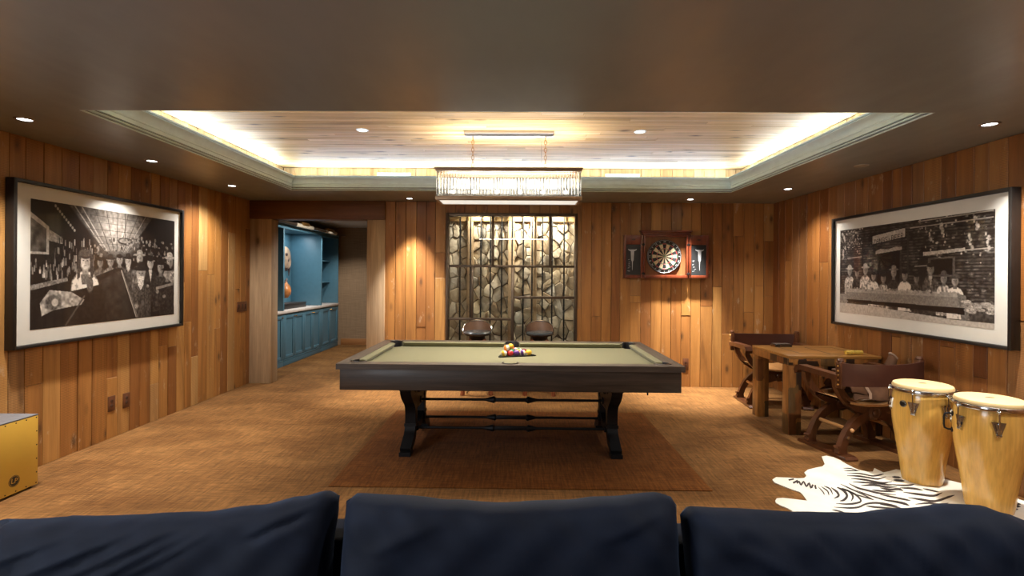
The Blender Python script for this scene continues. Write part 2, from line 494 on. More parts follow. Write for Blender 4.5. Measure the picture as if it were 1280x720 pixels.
def patchwork():
    m = Mat('reclaimed patchwork timber'); v = m.coord()
    c = m.voro(m.mapv(v, (9, 9, 4.2)), 1.0, 'Color', rnd=.45, metric='CHEBYCHEV')
    sep = m.N.new('ShaderNodeSeparateColor'); m.L.new(c, sep.inputs[0])
    g = m.noise(m.mapv(v, (30, 30, 6)), 1.0, 5)
    col = m.ramp(sep.outputs[0], [(0, (.022, .010, .005)), (.22, (.13, .045, .012)), (.42, (.21, .080, .018)), (.58, (.06, .028, .010)), (.72, (.30, .125, .028)), (.88, (.10, .05, .016))], 'CONSTANT')
    m.set('Base Color', m.mix(.7, col, m.ramp(g, [(.3, .45), (.7, 1.4)]), 'MULTIPLY')).set('Roughness', .36).set('Coat Weight', .25).set('Coat Roughness', .2)
    m.bump(g, .2, .004)
    return m.mat
M_PATCH = patchwork()
M_TOPWOOD = wood('glossy game table top', (.17, .070, .016), (.38, .18, .045), 'X', 1.2, .28, coat=.35, bump=.1)

# ------------------------------------------------------------------ lights helpers
def spot(name, loc, w, col, size=115, blend=.75, r=.035, parent=None, tilt=None):
    d = bpy.data.lights.new(name, 'SPOT'); d.energy = w; d.color = col; d.spot_size = R(size); d.spot_blend = blend; d.shadow_soft_size = r
    o = bpy.data.objects.new(name, d); COL.objects.link(o); o.location = loc
    if tilt: o.rotation_euler = tilt
    if parent is not None: o.parent = parent
    return o
def area(name, loc, sx, sy, w, col, rot=(0, 0, 0), parent=None):
    d = bpy.data.lights.new(name, 'AREA'); d.shape = 'RECTANGLE'; d.size = sx; d.size_y = sy; d.energy = w; d.color = col
    o = bpy.data.objects.new(name, d); COL.objects.link(o); o.location = loc; o.rotation_euler = rot
    if parent is not None: o.parent = parent
    return o

# ================================================================== SETTING
def planks(mb, rects, fn, a0, a1, b0, b1, wmin, wmax, seed, thick=.02, joint=.45, gap=.0017, wob=.003):
    rnd = random.Random(seed); a = a0
    while a < a1 - .01:
        w = rnd.uniform(wmin, wmax); gg = gap*rnd.choice((.5, 1, 1, 1.6, 2.6))
        if a1 - (a+w) < wmin*.6: w = a1 - a
        cuts = [b0]
        if rnd.random() < joint: cuts.append(rnd.uniform(b0+.15*(b1-b0), b1-.15*(b1-b0)))
        if rnd.random() < joint*.4: cuts.append(rnd.uniform(b0+.1*(b1-b0), b1-.1*(b1-b0)))
        cuts = sorted(cuts) + [b1]
        for c0, c1 in zip(cuts[:-1], cuts[1:]):
            tone = rnd.uniform(.01, 1.0); d = thick + rnd.uniform(-wob, wob)
            for (r0, r1, q0, q1) in rects:
                x0, x1 = max(a+gg, r0), min(a+w-gap, r1); y0, y1 = max(c0+gap*.7, q0), min(c1-gap*.7, q1)
                if x1-x0 < .004 or y1-y0 < .004: continue
                mb.tone = tone; e = min(.0025, (x1-x0)*.3)
                P = [(x0, y0), (x1, y0), (x1, y1), (x0, y1)]; Q = [(x0+e, y0+e), (x1-e, y0+e), (x1-e, y1-e), (x0+e, y1-e)]
                vs = [fn(p[0], p[1], 0) for p in P] + [fn(p[0], p[1], d-e) for p in P] + [fn(p[0], p[1], d) for p in Q]
                fs = [[8, 9, 10, 11]]
                for i in range(4):
                    j = (i+1) % 4
                    fs += [[i, j, 4+j, 4+i], [4+i, 4+j, 8+j, 8+i]]
                mb.add(vs, fs, 0)
        a += w
    mb.tone = 0.0
TH = .02
YW = YB + TH         # boards stand TH proud of the backing, so their faces meet the measured planes
def board_wall(name, rects, fn, fnb, a0, a1, wmin, wmax, seed, mat=None):
    mb = MB(); planks(mb, rects, fn, a0, a1, 0, ZC, wmin, wmax, seed)
    mb.tone = .5
    for r in rects: fnb(mb, r)
    return struct(mb.build(name, [mat or M_WALL, M_MORTAR], smooth=0))
RY0, RY1, RWZ0, RWZ1 = -2.4, .1, .55, 2.2
board_wall('wall_left', [(YR, RY0, 0, ZC), (RY0, RY1, 0, RWZ0), (RY0, RY1, RWZ1, ZC), (RY1, YW, 0, ZC)], lambda a, b, d: (XL-TH+d, a, b),
           lambda mb, r: mb.box(XL-TH-.10, XL-TH, r[0], r[1], r[2], r[3], 1), YR, YW, .105, .165, 11)
board_wall('wall_right', [(YR, YW, 0, ZC)], lambda a, b, d: (XR+TH-d, a, b),
           lambda mb, r: mb.box(XR+TH, XR+TH+.10, r[0], r[1], r[2], r[3], 1), YR, YW, .11, .19, 23, M_WALLR)
WX0, WX1, WZ1 = -.975, .795, 2.315
board_wall('wall_back', [(-1.80, WX0, 0, ZC), (WX0, WX1, WZ1, ZC), (WX1, XR+TH, 0, ZC)], lambda a, b, d: (a, YW-d, b),
           lambda mb, r: mb.box(r[0], r[1], YW, YW+.10, r[2], r[3], 1), -1.80, XR+TH, .118, .158, 35)
board_wall('wall_rear', [(XL-.1, XR+.1, 0, ZC)], lambda a, b, d: (a, YR-TH+d, b),
           lambda mb, r: mb.box(r[0], r[1], YR-TH-.1, YR-TH, r[2], r[3], 1), XL-.1, XR+.1, .12, .17, 41)

rw = bpy.data.objects.new('added_window', None); COL.objects.link(rw); struct(rw)  # unseen window, added as a source of fill light
mb = MB()
for (y0, y1, z0, z1) in ((RY0, RY0+.06, RWZ0, RWZ1), (RY1-.06, RY1, RWZ0, RWZ1), (RY0+.06, RY1-.06, RWZ0, RWZ0+.06), (RY0+.06, RY1-.06, RWZ1-.06, RWZ1), (-1.18, -1.12, RWZ0+.06, RWZ1-.06)):
    mb.box(XL-.10, XL+.01, y0, y1, z0, z1, bev=.004)
mb.build('window_frame', M_STEEL, rw)
area('added_window_fill', (XL-.14, (RY0+RY1)/2, (RWZ0+RWZ1)/2), RWZ1-RWZ0, RY1-RY0, ADDED_WINDOW_W, (.86, .93, 1.0), (0, R(-90), 0))  # fill light added behind that window

mb = MB(); mb.box(-5.0, 4.0, YR-.3, 10.9, -.12, 0)
struct(mb.build('floor', M_CARPET, smooth=0))

# dropped dark ceiling with its tray opening
mb = MB()
mb.box(XL-.12, HX0, YR-.12, YB+.12, ZC, ZC+.135)
mb.box(HX1, XR+.12, YR-.12, YB+.12, ZC, ZC+.135)
mb.box(HX0, HX1, YR-.12, HY0, ZC, ZC+.135)
mb.box(HX0, HX1, HY1, YB+.12, ZC, ZC+.135)
struct(mb.build('ceiling', M_SOFFIT, smooth=0))
TX0, TX1, TY0, TY1 = HX0-TROUGH, HX1+TROUGH, HY0-TROUGH, HY1+TROUGH
ZT0 = ZC+.135
mb = MB()
planks(mb, [(TY0, TY1, TX0, TX1)], lambda a, b, d: (b, a, TZ-d+TH), TY0, TY1, TX0, TX1, .05, .075, 57, joint=1.0, gap=.001, wob=.002)
mb.tone = .3; mb.box(TX0-.1, TX1+.1, TY0-.1, TY1+.1, TZ+TH, TZ+.1, 1)
struct(mb.build('ceiling_tray', [M_TRAY, M_MORTAR], smooth=0))
for nm, rects, fn, a0, a1, bk in (
        ('wall_tray_back', (TX0, TX1), lambda a, b, d: (a, TY1+TH-d, b), TX0, TX1, (TX0-.1, TX1+.1, TY1+TH, TY1+.1)),
        ('wall_tray_front', (TX0, TX1), lambda a, b, d: (a, TY0-TH+d, b), TX0, TX1, (TX0-.1, TX1+.1, TY0-.1, TY0-TH)),
        ('wall_tray_left', (TY0, TY1), lambda a, b, d: (TX0-TH+d, a, b), TY0, TY1, (TX0-.1, TX0-TH, TY0, TY1)),
        ('wall_tray_right', (TY0, TY1), lambda a, b, d: (TX1+TH-d, a, b), TY0, TY1, (TX1+TH, TX1+.1, TY0, TY1))):
    mb = MB(); planks(mb, [(a0, a1, ZT0, TZ)], fn, a0, a1, ZT0, TZ, .09, .15, 60+len(nm), joint=0)
    mb.tone = .4; mb.box(*bk, ZT0, TZ+TH, 1)
    struct(mb.build(nm, [M_TRAYV, M_MORTAR], smooth=0))

# stepped crown moulding round the tray (d = into the opening, z)
prof = [(0, ZC), (.008, ZC), (.012, ZC+.006), (-.012, ZC+.009), (-.012, ZC+.017),
        (.012, ZC+.019), (.016, ZC+.028), (-.010, ZC+.031), (-.010, ZC+.039), (.012, ZC+.041), (.012, ZC+.068), (.016, ZC+.071),
        (.018, ZC+.078), (.012, ZC+.084), (.014, ZC+.095), (.018, ZC+.108), (.026, ZC+.121), (.037, ZC+.131), (.050, ZC+.138),
        (.053, ZC+.142), (.046, ZC+.147), (.046, ZC+.151), (.056, ZC+.154), (.056, ZC+.168), (.028, ZC+.168), (.02, ZC+.136), (-.01, ZC+.136)]
mb = MB()
for d, z in prof:
    mb.v += [(HX0+d, HY0+d, z), (HX1-d, HY0+d, z), (HX1-d, HY1-d, z), (HX0+d, HY1-d, z)]
for k in range(len(prof)-1):
    for i in range(4):
        j = (i+1) % 4
        mb.f.append([k*4+i, k*4+j, k*4+4+j, k*4+4+i]); mb.m.append(0); mb.t.append(0)
struct(mb.build('trim_1', M_CROWN, smooth=28))

# light strips lying in the trough behind the moulding
zs = ZT0+.036
for i, (lx, ly, w, rot, inw) in enumerate((((HX0+HX1)/2, HY1+.150, HX1-HX0-.05, 0, -1), ((HX0+HX1)/2, HY0-.150, HX1-HX0-.05, 0, 1),
                                           (HX0-.150, (HY0+HY1)/2, HY1-HY0-.05, 90, -1), (HX1+.150, (HY0+HY1)/2, HY1-HY0-.05, 90, 1))):
    t = thing('light_strip', 'cool white light strip hidden behind the ceiling moulding', 'light strip', (lx, ly, zs), R(rot), 'strips lighting the tray ceiling')
    mb = MB(); mb.box(-w/2, w/2, -inw*.038, -inw*.012, -.036, .010, bev=.003); mb.build('channel', M_WHITE, t)
    mb = MB(); mb.box(-w/2+.01, w/2-.01, -inw*.012, -inw*.006, -.010, .006, bev=.002); mb.build('lit_strip', M_LED, t)
    area('strip_glow', (0, 0, 0), w, .02, LED_W*w/5.0, LED_COL, (R(inw*128), 0, 0), t)

# ---------------- doorway
d = bpy.data.objects.new('door_1', None); COL.objects.link(d); struct(d)
mb = MB(); mb.box(XL, -3.325, YB-.035, YB+.16, 0, 2.215, bev=.008); mb.build('post', M_POST, d)
mb = MB(); mb.box(-2.035, -1.795, YB-.035, YB+.16, 0, 2.215, bev=.008); mb.build('post', M_POST, d)
mb = MB(); mb.box(XL, -1.795, YB-.05, YB+.17, 2.215, ZC, bev=.008); mb.build('header_beam', M_HEADER, d)

# ---------------- passage behind the doorway
PX0, PX1, PY0, PY1 = -4.32, -1.75, YB+.16, 10.56
mb = MB(); mb.box(PX0, PX1, PY1, PY1+.1, 0, 2.5); struct(mb.build('wall_passage_back', M_LINEN, smooth=0))
mb = MB(); mb.box(PX1, PX1+.1, PY0-.06, PY1+.1, 0, 2.5); struct(mb.build('wall_passage_right', M_LINEN, smooth=0))
mb = MB(); mb.box(PX0-.1, PX0, PY0-.06, PY1+.1, 0, 2.5); struct(mb.build('wall_passage_left', M_LINEN, smooth=0))
mb = MB(); mb.box(PX0, XL-.12, PY0-.1, PY0-.005, 0, 2.5); struct(mb.build('wall_passage_front', M_LINEN, smooth=0))
mb = MB(); mb.box(PX0-.1, PX1+.1, PY0-.06, PY1+.1, 2.46, 2.56); struct(mb.build('ceiling_passage', plain('pale passage ceiling', (.5, .47, .43), .6, var=.03), smooth=0))
mb = MB(); mb.box(-3.72, PX1-.001, PY1-.02, PY1-.001, 0.001, .13, bev=.004); struct(mb.build('baseboard_passage', M_BASEBD))

# ---------------- glazed wine niche
CX0, CX1, CY1 = -1.06, .88, 7.33
mb = MB(); mb.box(CX0-.1, CX0, YB+.10, CY1+.1, 0, 2.5); struct(mb.build('wall_niche_left', M_STONETOP, smooth=0))
mb = MB(); mb.box(CX1, CX1+.1, YB+.10, CY1+.1, 0, 2.5); struct(mb.build('wall_niche_right', M_STONETOP, smooth=0))
mb = MB(); mb.box(CX0-.1, CX1+.1, YB+.12, CY1+.1, 2.44, 2.5); struct(mb.build('ceiling_niche', M_TRAY, smooth=0))

def clip(poly, px, py, nx, ny):
    out = []
    n = len(poly)
    for i in range(n):
        a = poly[i]; b = poly[(i+1) % n]
        da = (a[0]-px)*nx+(a[1]-py)*ny; db = (b[0]-px)*nx+(b[1]-py)*ny
        if da <= 0: out.append(a)
        if (da < 0) != (db < 0) and abs(da-db) > 1e-9:
            t = da/(da-db); out.append((a[0]+(b[0]-a[0])*t, a[1]+(b[1]-a[1])*t))
    return out
rnd = random.Random(5)
seeds = []
tries = 0
while len(seeds) < 240 and tries < 30000:
    tries += 1
    p = (rnd.uniform(CX0-.05, CX1+.05), rnd.uniform(-.05, 2.30))
    md = .075 + .07*rnd.random()
    if all(((p[0]-q[0])*1.18)**2+((p[1]-q[1])*.85)**2 > md*md for q in seeds): seeds.append(p)
mb = MB()
mb.box(CX0-.1, CX1+.1, CY1-.03, CY1+.1, 0, 2.5, 1)
for i, p in enumerate(seeds):
    poly = [(CX0, 0.0), (CX1, 0.0), (CX1, 2.255), (CX0, 2.255)]
    for j, q in enumerate(seeds):
        if i == j: continue
        dx, dy = q[0]-p[0], q[1]-p[1]
        if dx*dx+dy*dy > .25: continue
        poly = clip(poly, (p[0]+q[0])/2, (p[1]+q[1])/2, dx*1.4, dy*.72)
        if len(poly) < 3: break
    if len(poly) < 3: continue
    cx = sum(a for a, b in poly)/len(poly); cy = sum(b for a, b in poly)/len(poly)
    mb.tone = rnd.uniform(.02, 1)
    dep = rnd.uniform(.03, .065); g = .003
    # roughly rounded rock: three shrinking rings and a knocked-about face
    dense = []
    n = len(poly)
    for k in range(n):
        a, b = poly[k], poly[(k+1) % n]
        L = math.hypot(b[0]-a[0], b[1]-a[1]); m_ = max(1, int(L/.035))
        for s_ in range(m_): dense.append((a[0]+(b[0]-a[0])*s_/m_, a[1]+(b[1]-a[1])*s_/m_))
    n = len(dense)
    if n < 3: continue
    rings = []
    tx, ty = rnd.uniform(-.3, .3), rnd.uniform(-.3, .3)
    for (sh, dd) in ((1.0, 0.0), (.99, .62), (.94, .88), (.70, 1.0)):
        ring = []
        for a, b in dense:
            r_ = math.hypot(a-cx, b-cy)+1e-6
            s_ = max(.1, (r_*sh-g)/r_)
            x_ = cx+(a-cx)*s_; z_ = cy+(b-cy)*s_
            y_ = CY1-.03-dep*dd - (dd > .5)*((x_-cx)*tx+(z_-cy)*ty) - (dd > .5)*rnd.uniform(-.006, .006)
            ring.append((x_, y_, max(0.0, z_)))
        rings.append(ring)
    vs = sum(rings, []) + [(cx, CY1-.03-dep*1.03, cy)]
    fs = []
    for k in range(3):
        for a in range(n): fs.append([k*n+a, k*n+(a+1) % n, (k+1)*n+(a+1) % n, (k+1)*n+a])
    for a in range(n): fs.append([3*n+a, 3*n+(a+1) % n, 4*n])
    mb.add(vs, fs, 0)
mb.tone = .01
struct(mb.build('wall_niche_stone', [M_STONE, M_MORTAR], smooth=24))
mb = MB(); mb.box(CX0, CX1, CY1-.14, CY1-.03, 2.25, 2.44, bev=.004); struct(mb.build('trim_2', M_TRAY))
for k, xx in enumerate((-.69, -.10, .22)):
    mb = MB(); mb.box(xx-.045, xx+.045, CY1-.135, CY1-.03, 0, 2.25, bev=.008); struct(mb.build('trim_%d' % (3+k), M_POST))
spot('niche_light', (.10, YB+.20, 2.41), 50, (1, .90, .74), 140, .6, .03, tilt=(R(14), 0, 0))
spot('niche_light', (.55, YB+.20, 2.41), 34, (1, .90, .74), 140, .6, .03, tilt=(R(14), 0, 0))
spot('niche_light', (-.55, YB+.20, 2.41), 22, (1, .90, .74), 140, .6, .03, tilt=(R(14), 0, 0))

# wine rack: upright rods with pegs
rk = thing('wine_rack', 'black metal wine rack rods standing against the stone wall behind the glass', 'wine rack', (0, 7.12, 0))
for x in (-.823, -.676, -.529, -.393, -.234, -.087, .071, .195, .342, .477, .646):
    mb = MB(); mb.box(x-.010, x+.010, -.010, .010, 0, 2.44, bev=.002)
    z = .12
    while z < 2.2:
        mb.cyl((x-.020, -.012, z), (x+.020, -.012, z), .003, n=6); z += .105
    mb.build('upright_rod', M_IRON, rk)

# steel window
w = bpy.data.objects.new('window_1', None); COL.objects.link(w); struct(w)
yf0, yf1 = YB-.012, YB+.05
b_ = .040
def wbar(x0, x1, z0, z1, nm='mullion'):
    mb = MB(); mb.box(x0, x1, yf0, yf1, z0, z1, bev=.003); mb.build(nm, M_BRONZE, w)
mb = MB()
mb.box(WX0, WX0+b_, yf0-.006, yf1+.04, 0, WZ1, bev=.003); mb.box(WX1-b_, WX1, yf0-.006, yf1+.04, 0, WZ1, bev=.003)
mb.box(WX0+b_, WX1-b_, yf0-.006, yf1+.04, WZ1-b_, WZ1, bev=.003); mb.box(WX0+b_, WX1-b_, yf0-.006, yf1+.04, 0, .06, bev=.003)
mb.build('window_frame', M_BRONZE, w)
xi0, xi1 = WX0+b_, WX1-b_
wbar(-.362, -.326, 1.60, WZ1-b_); wbar(.411, .447, 1.60, WZ1-b_)
wbar(xi0, xi1, 1.585, 1.617, 'transom')
wbar(-.638, -.602, .90, 1.585); wbar(-.091, -.051, .06, 1.585)
wbar(xi0, -.091, .872, .904, 'transom'); wbar(-.051, xi1, 1.165, 1.20, 'transom')
for (x0, x1, z0, z1) in ((xi0, -.362, 1.617, WZ1-b_), (-.326, .411, 1.617, WZ1-b_), (.447, xi1, 1.617, WZ1-b_),
                         (xi0, -.638, .904, 1.585), (-.602, -.091, .904, 1.585), (xi0, -.091, .06, .872), (-.051, xi1, 1.20, 1.585), (-.051, xi1, .06, 1.165)):
    mb = MB(); mb.box(x0, x1, YB+.018, YB+.024, z0, z1); mb.build('pane', M_GLASS, w, smooth=0)

# ================================================================== CEILING FITTINGS
def downlight(x, y, z, label, power=1.0, cone=132):
    t = thing('recessed_downlight', label, 'downlight', (x, y, z), 0, 'recessed downlights')
    mb = MB(); mb.lathe([(.038, -.001), (.040, -.006), (.052, -.007), (.056, -.002), (.056, .0), (.038, .0)], n=28, closed=True)
    mb.build('trim_ring', M_WHITE if z > 2.6 else M_DULLCHROME, t)
    mb = MB(); mb.lathe([(.0001, -.003), (.030, -.003), (.038, -.0015)], n=28); mb.build('lens', M_LENS, t)
    spot('downlight_beam', (0, 0, -.02), DOWNLIGHT_W*power, DOWNLIGHT_COL, cone, 1.0, .03, t)
    return t
downlight(-3.207, 3.23, ZC, 'nearest glowing downlight in the dark ceiling above the saloon picture', 1.5, 98)
downlight(-3.24, 4.411, ZC, 'glowing downlight over the middle of the left board wall', 1.5, 98)
downlight(-3.226, 5.631, ZC, 'glowing downlight over the left board wall closest to the doorway', 1.0)
downlight(-1.412, 6.506, ZC, 'glowing downlight above the boards between doorway and steel window', 4.6, 62)
downlight(2.189, 6.453, ZC, 'glowing downlight above the dartboard cabinet', 8.0, 57)
downlight(3.005, 5.664, ZC, 'glowing downlight in the dark ceiling above the wooden game table', .9, 120)
downlight(3.013, 3.266, ZC, 'large near downlight in the dark ceiling above the right picture', 2.0, 104)
downlight(-1.41, 4.516, TZ, 'downlight in the pine tray ceiling left of the chandelier', .35)
downlight(1.084, 4.536, TZ, 'downlight in the pine tray ceiling right of the chandelier', .35)
# unseen downlights added over the sofa's side to light the foreground
for i, (x, y) in enumerate(((-3.2, 1.95), (3.02, 1.95), (-3.2, .6), (3.02, .6), (-1.2, 1.2), (1.2, 1.2), (-1.4, -.9), (1.4, -.9))):
    o = downlight(x, y, ZC, 'added unseen recessed downlight over the sofa side of the room', REAR_W/DOWNLIGHT_W)
    o['group'] = 'added downlights over the sofa side'
t = thing('ceiling_speaker', 'unlit beige round disc in the dark ceiling above the right wall', 'ceiling speaker', (3.021, 4.481, ZC))
mb = MB(); mb.lathe([(.0001, -.004), (.044, -.004), (.048, -.006), (.055, -.005), (.058, 0)], n=28); mb.build('cover', M_BEIGE, t)
for (x0, x1, lab) in ((-1.725, -1.316, 'white glowing slot vent in the tray wall left of the chandelier'), (1.047, 1.462, 'white glowing slot vent in the tray wall right of the chandelier')):
    t = thing('slot_vent', lab, 'vent', ((x0+x1)/2, TY1, 2.69), 0, 'slot vents of the tray ceiling')
    h = (x1-x0)/2
    mb = MB(); mb.box(-h, h, -.012, 0, .022, .028, bev=.001); mb.box(-h, h, -.012, 0, -.028, -.022, bev=.001); mb.box(-h, -h+.006, -.012, 0, -.022, .022); mb.box(h-.006, h, -.012, 0, -.022, .022)
    mb.build('frame', M_WHITE, t)
    mb = MB(); mb.box(-h+.006, h-.006, -.006, -.002, -.022, .022); mb.build('glowing_face', M_VENTGLOW, t)  # vent holds no lamp; its brightness is put in as glow

# ---------------- chandelier
CHX, CHY = -.09, 4.58
ch = thing('chandelier', 'long rectangular chandelier of clear glass rods hanging on chains above the pool table', 'chandelier', (CHX, CHY, 2.135))
hw, hd = .635, .15
z0, z1 = 0.0, .285
mb = MB(); mb.box(-.405, .405, -.06, .06, TZ-2.135-.032, TZ-2.135, bev=.003); cn = mb.build('canopy', M_DULLCHROME, ch)
for x in (-.33, .33, -.25, .25):
    mb = MB(); mb.lathe([(.0001, -.016), (.007, -.014), (.009, -.004), (.009, 0)], (x, -.02 if abs(x) < .3 else 0, TZ-2.135-.032), 12); mb.build('screw', M_CHROME, cn)
for sx in (-1, 1):
    mb = MB(); zt = TZ-2.135-.04; n = 9; zb = z1+.004; L = (zt-zb)/n
    for k in range(n):
        zc = zt-L*(k+.5); pts = []
        for a in range(14):
            an = 2*PI*a/14
            q = (.011*math.cos(an), (L*.62)*math.sin(an))
            pts.append((sx*.33+q[0], 0, zc+q[1]) if k % 2 else (sx*.33, q[0], zc+q[1]))
        mb.tube(pts, .0028, 6, closed=True)
    mb.build('chain', M_BRASS, ch)
mb = MB(); mb.tube([(.295, 0, TZ-2.135-.03), (.293, 0, .5), (.295, 0, z1)], .0028, 6); mb.build('power_cord', M_CHROME, ch)
def ring(mb, hw, hd, t, z0, z1, bev=.003):
    mb.box(-hw, hw, -hd, -hd+t, z0, z1, bev=bev); mb.box(-hw, hw, hd-t, hd, z0, z1, bev=bev)
    mb.box(-hw, -hw+t, -hd+t, hd-t, z0, z1, bev=bev); mb.box(hw-t, hw, -hd+t, hd-t, z0, z1, bev=bev)
mb = MB(); ring(mb, hw+.018, hd+.018, .045, z1-.010, z1+.004); ring(mb, hw+.008, hd+.008, .03, z1-.028, z1-.010)
mb.box(-hw, hw, -.012, .012, z1-.016, z1-.002)
mb.build('top_rim', M_CHBRONZE, ch)
mb = MB(); ring(mb, hw+.010, hd+.010, .034, z0+.004, z0+.036); ring(mb, hw+.002, hd+.002, .02, z0, z0+.006); mb.build('bottom_rim', M_CHBRONZE, ch)
mb = MB(); mb.box(-hw+.018, hw-.018, -hd+.018, hd-.018, z0+.004, z0+.012, bev=.002); mb.build('diffuser', M_DIFF, ch)
rodm = MB(); rodm.lathe([(.0001, z0+.036), (.0085, z0+.037), (.0085, z1-.030), (.0001, z1-.029)], n=10)
rod0 = rodm.build('glass_rod', M_CRYSTAL, ch)
NR = 50
first = True
for s in (-1, 1):
    for k in range(NR):
        x = -hw+.008 + (2*hw-.016)*k/(NR-1)
        o = rod0 if first else rod0.copy()
        if not first: COL.objects.link(o); o.parent = ch
        o.location = (x, s*(hd-.006), 0); first = False
mb = MB()
for s in (-1, 1):
    for k in range(1, 11): mb.lathe([(.0001, z0+.036), (.0085, z0+.037), (.0085, z1-.030), (.0001, z1-.029)], (s*(hw-.008), -hd+.006+(2*hd-.012)*k/11, 0), 10)
o = mb.build('end_glass_rods', M_CRYSTAL, ch); o['kind'] = 'stuff'
for k in range(6):
    x = -hw+.12+(2*hw-.24)*k/5
    mb = MB(); mb.cyl((x, 0, z0+.013), (x, 0, z0+.06), .013, n=12); sk = mb.build('bulb_holder', M_BULB, ch)
    mb = MB(); mb.sphere((x, 0, z0+.098), .020, 12, 8, sc=(1, 1, 1)); mb.build('bulb', M_BULBGLOW, sk)
    pl = bpy.data.lights.new('bulb_glow', 'POINT'); pl.energy = BULB_W; pl.color = (1, .93, .82); pl.shadow_soft_size = .05
    po = bpy.data.objects.new('bulb_glow', pl); COL.objects.link(po); po.location = (x, 0, z0+.175); po.parent = ch
area('chandelier_uplight', (0, 0, z1-.035), 2*hw-.12, 2*hd-.10, UPLIGHT_W, (1, .93, .82), (PI, 0, 0), ch)
area('chandelier_glow', (0, 0, -.004), 2*hw-.05, 2*hd-.05, CHANDELIER_W, (1, .92, .80), (0, 0, 0), ch)

# ================================================================== RUG
rug = thing('area_rug', 'dark brown rectangular rug lying under the pool table', 'rug', (.02, 4.46, 0))
mb = MB(); mb.box(-1.325, 1.325, -.985, .975, .0005, .009, bev=.003); mb.build('rug_pile', M_RUG, rug)

# ================================================================== POOL TABLE
PTX, PTY = -.057, 4.4975
pt = thing('pool_table', 'dark oak pool table with olive cloth on the brown rug', 'pool table', (PTX, PTY, 0))
HL, HW, TZT = 1.3125, .7175, .80
RW = .105                                        # wood of the rail
NL, NW = HL-.158, HW-.158                        # cushion noses
BZ = .752                                        # cloth height
pockets = [(sx*(NL+.022), sy*(NW+.022), math.atan2(sy, sx), .058) for sx in (-1, 1) for sy in (-1, 1)] + [(0, sy*(NW+.050), sy*PI/2, .056) for sy in (-1, 1)]
def cutter(x, y, r, z0, z1):
    mb = MB(); mb.cyl((x+PTX, y+PTY, z0), (x+PTX, y+PTY, z1), r, n=32); return mb.build('cutter', M_IRON)
def mitred(a, b, hl0, hl1, horizontal):
    pass
mb = MB()
for sx in (-1, 1):
    mb.prism([(sx*HL, -HW), (sx*HL, HW), (sx*(HL-RW), HW-RW), (sx*(HL-RW), -HW+RW)], lambda a, b, d: (a, b, d), .757, TZT, 1)
for sy in (-1, 1):
    mb.prism([(-HL, sy*HW), (HL, sy*HW), (HL-RW, sy*(HW-RW)), (-HL+RW, sy*(HW-RW))], lambda a, b, d: (a, b, d), .757, TZT, 0)
rail = mb.build('rail', [M_OAK_LIT, M_OAKY_LIT], pt, smooth=20)
bpy.context.view_layer.update()
carve(rail, [cutter(x, y, r+.010, .6, .9) for x, y, a, r in pockets])
bv = rail.modifiers.new('edge', 'BEVEL'); bv.width = .003; bv.segments = 2; bv.limit_method = 'ANGLE'; bv.angle_limit = R(50)
mb = MB(); mb.box(-HL+RW-.01, HL-RW+.01, -HW+RW-.01, HW-RW+.01, .70, BZ)
bed = mb.build('cloth_bed', M_FELT, pt, smooth=20)
bpy.context.view_layer.update()
carve(bed, [cutter(x, y, r, .6, .9) for x, y, a, r in pockets])
def cushion(p0, p1, nrm, e0, e1):
    """rubber cushion from p0 to p1 along the wood, nose towards nrm; e0/e1 how far the nose ends are set in"""
    p0 = Vector((*p0, 0)); p1 = Vector((*p1, 0)); n = Vector((*nrm, 0)); t = (p1-p0).normalized()
    sec = [(0, .757), (0, TZT-.002), (.030, TZT-.002), (.050, TZT-.006), (.053, TZT-.011), (.050, TZT-.017), (.030, BZ+.001)]
    vs = []
    for base, e, sg in ((p0, e0, 1), (p1, e1, -1)):
        for a, z in sec: vs.append(base + n*a + t*(sg*e*a/.053) + Vector((0, 0, z)))
    k = len(sec)
    fs = [list(range(k)), [k+i for i in range(k)][::-1]] + [[i, k+i, k+(i+1) % k, (i+1) % k] for i in range(k)]
    mb = MB(); mb.add(vs, fs); return mb.build('cushion', M_FELT, pt, smooth=30)
cx_, cy_ = NL-.074, NW-.074
for sy in (-1, 1):
    y = sy*(HW-RW)
    cushion((-cx_-.045, y), (-.068, y), (0, -sy), .045, .012); cushion((.068, y), (cx_+.045, y), (0, -sy), .012, .045)
for sx in (-1, 1):
    x = sx*(HL-RW); cushion((x, -cy_-.045), (x, cy_+.045), (-sx, 0), .045, .045)
for x, y, a, r in pockets:
    mb = MB()
    mb.lathe([(r, .70), (r+.010, .70), (r+.010, TZT+.001), (r+.006, TZT+.004), (r+.001, TZT+.003), (r-.002, TZT-.004)], (0, 0, 0), 26, 0, None, True, (a-R(118), a+R(118)))
    mb.lathe([(.0001, .66), (r-.006, .66), (r+.0, .69), (r, BZ-.004)], (0, 0, 0), 26)
    p = mb.build('pocket', M_BLACKLEATHER, pt, (x, y, 0))
    mb = MB(); mb.lathe([(r+.000, TZT+.003), (r+.011, TZT+.003), (r+.010, TZT+.006), (r+.001, TZT+.006)], (0, 0, 0), 26, 0, None, True, (a-R(112), a+R(112)))
    mb.build('pocket_rim', M_DULLCHROME, p)
ins = .022
for sy in (-1, 1):
    mb = MB(); mb.box(-HL+ins, HL-ins, sy*(HW-ins), sy*(HW-ins-.035), .598, .757, bev=.004); mb.build('apron', M_OAK, pt)
for sx in (-1, 1):
    mb = MB(); mb.box(sx*(HL-ins), sx*(HL-ins-.035), -HW+ins+.035, HW-ins-.035, .598, .757, bev=.004); mb.build('apron', M_OAKY, pt)
mb = MB(); mb.box(-HL+.10, HL-.10, -HW+.10, HW-.10, .61, .699); mb.build('slate_frame', M_OAK, pt)
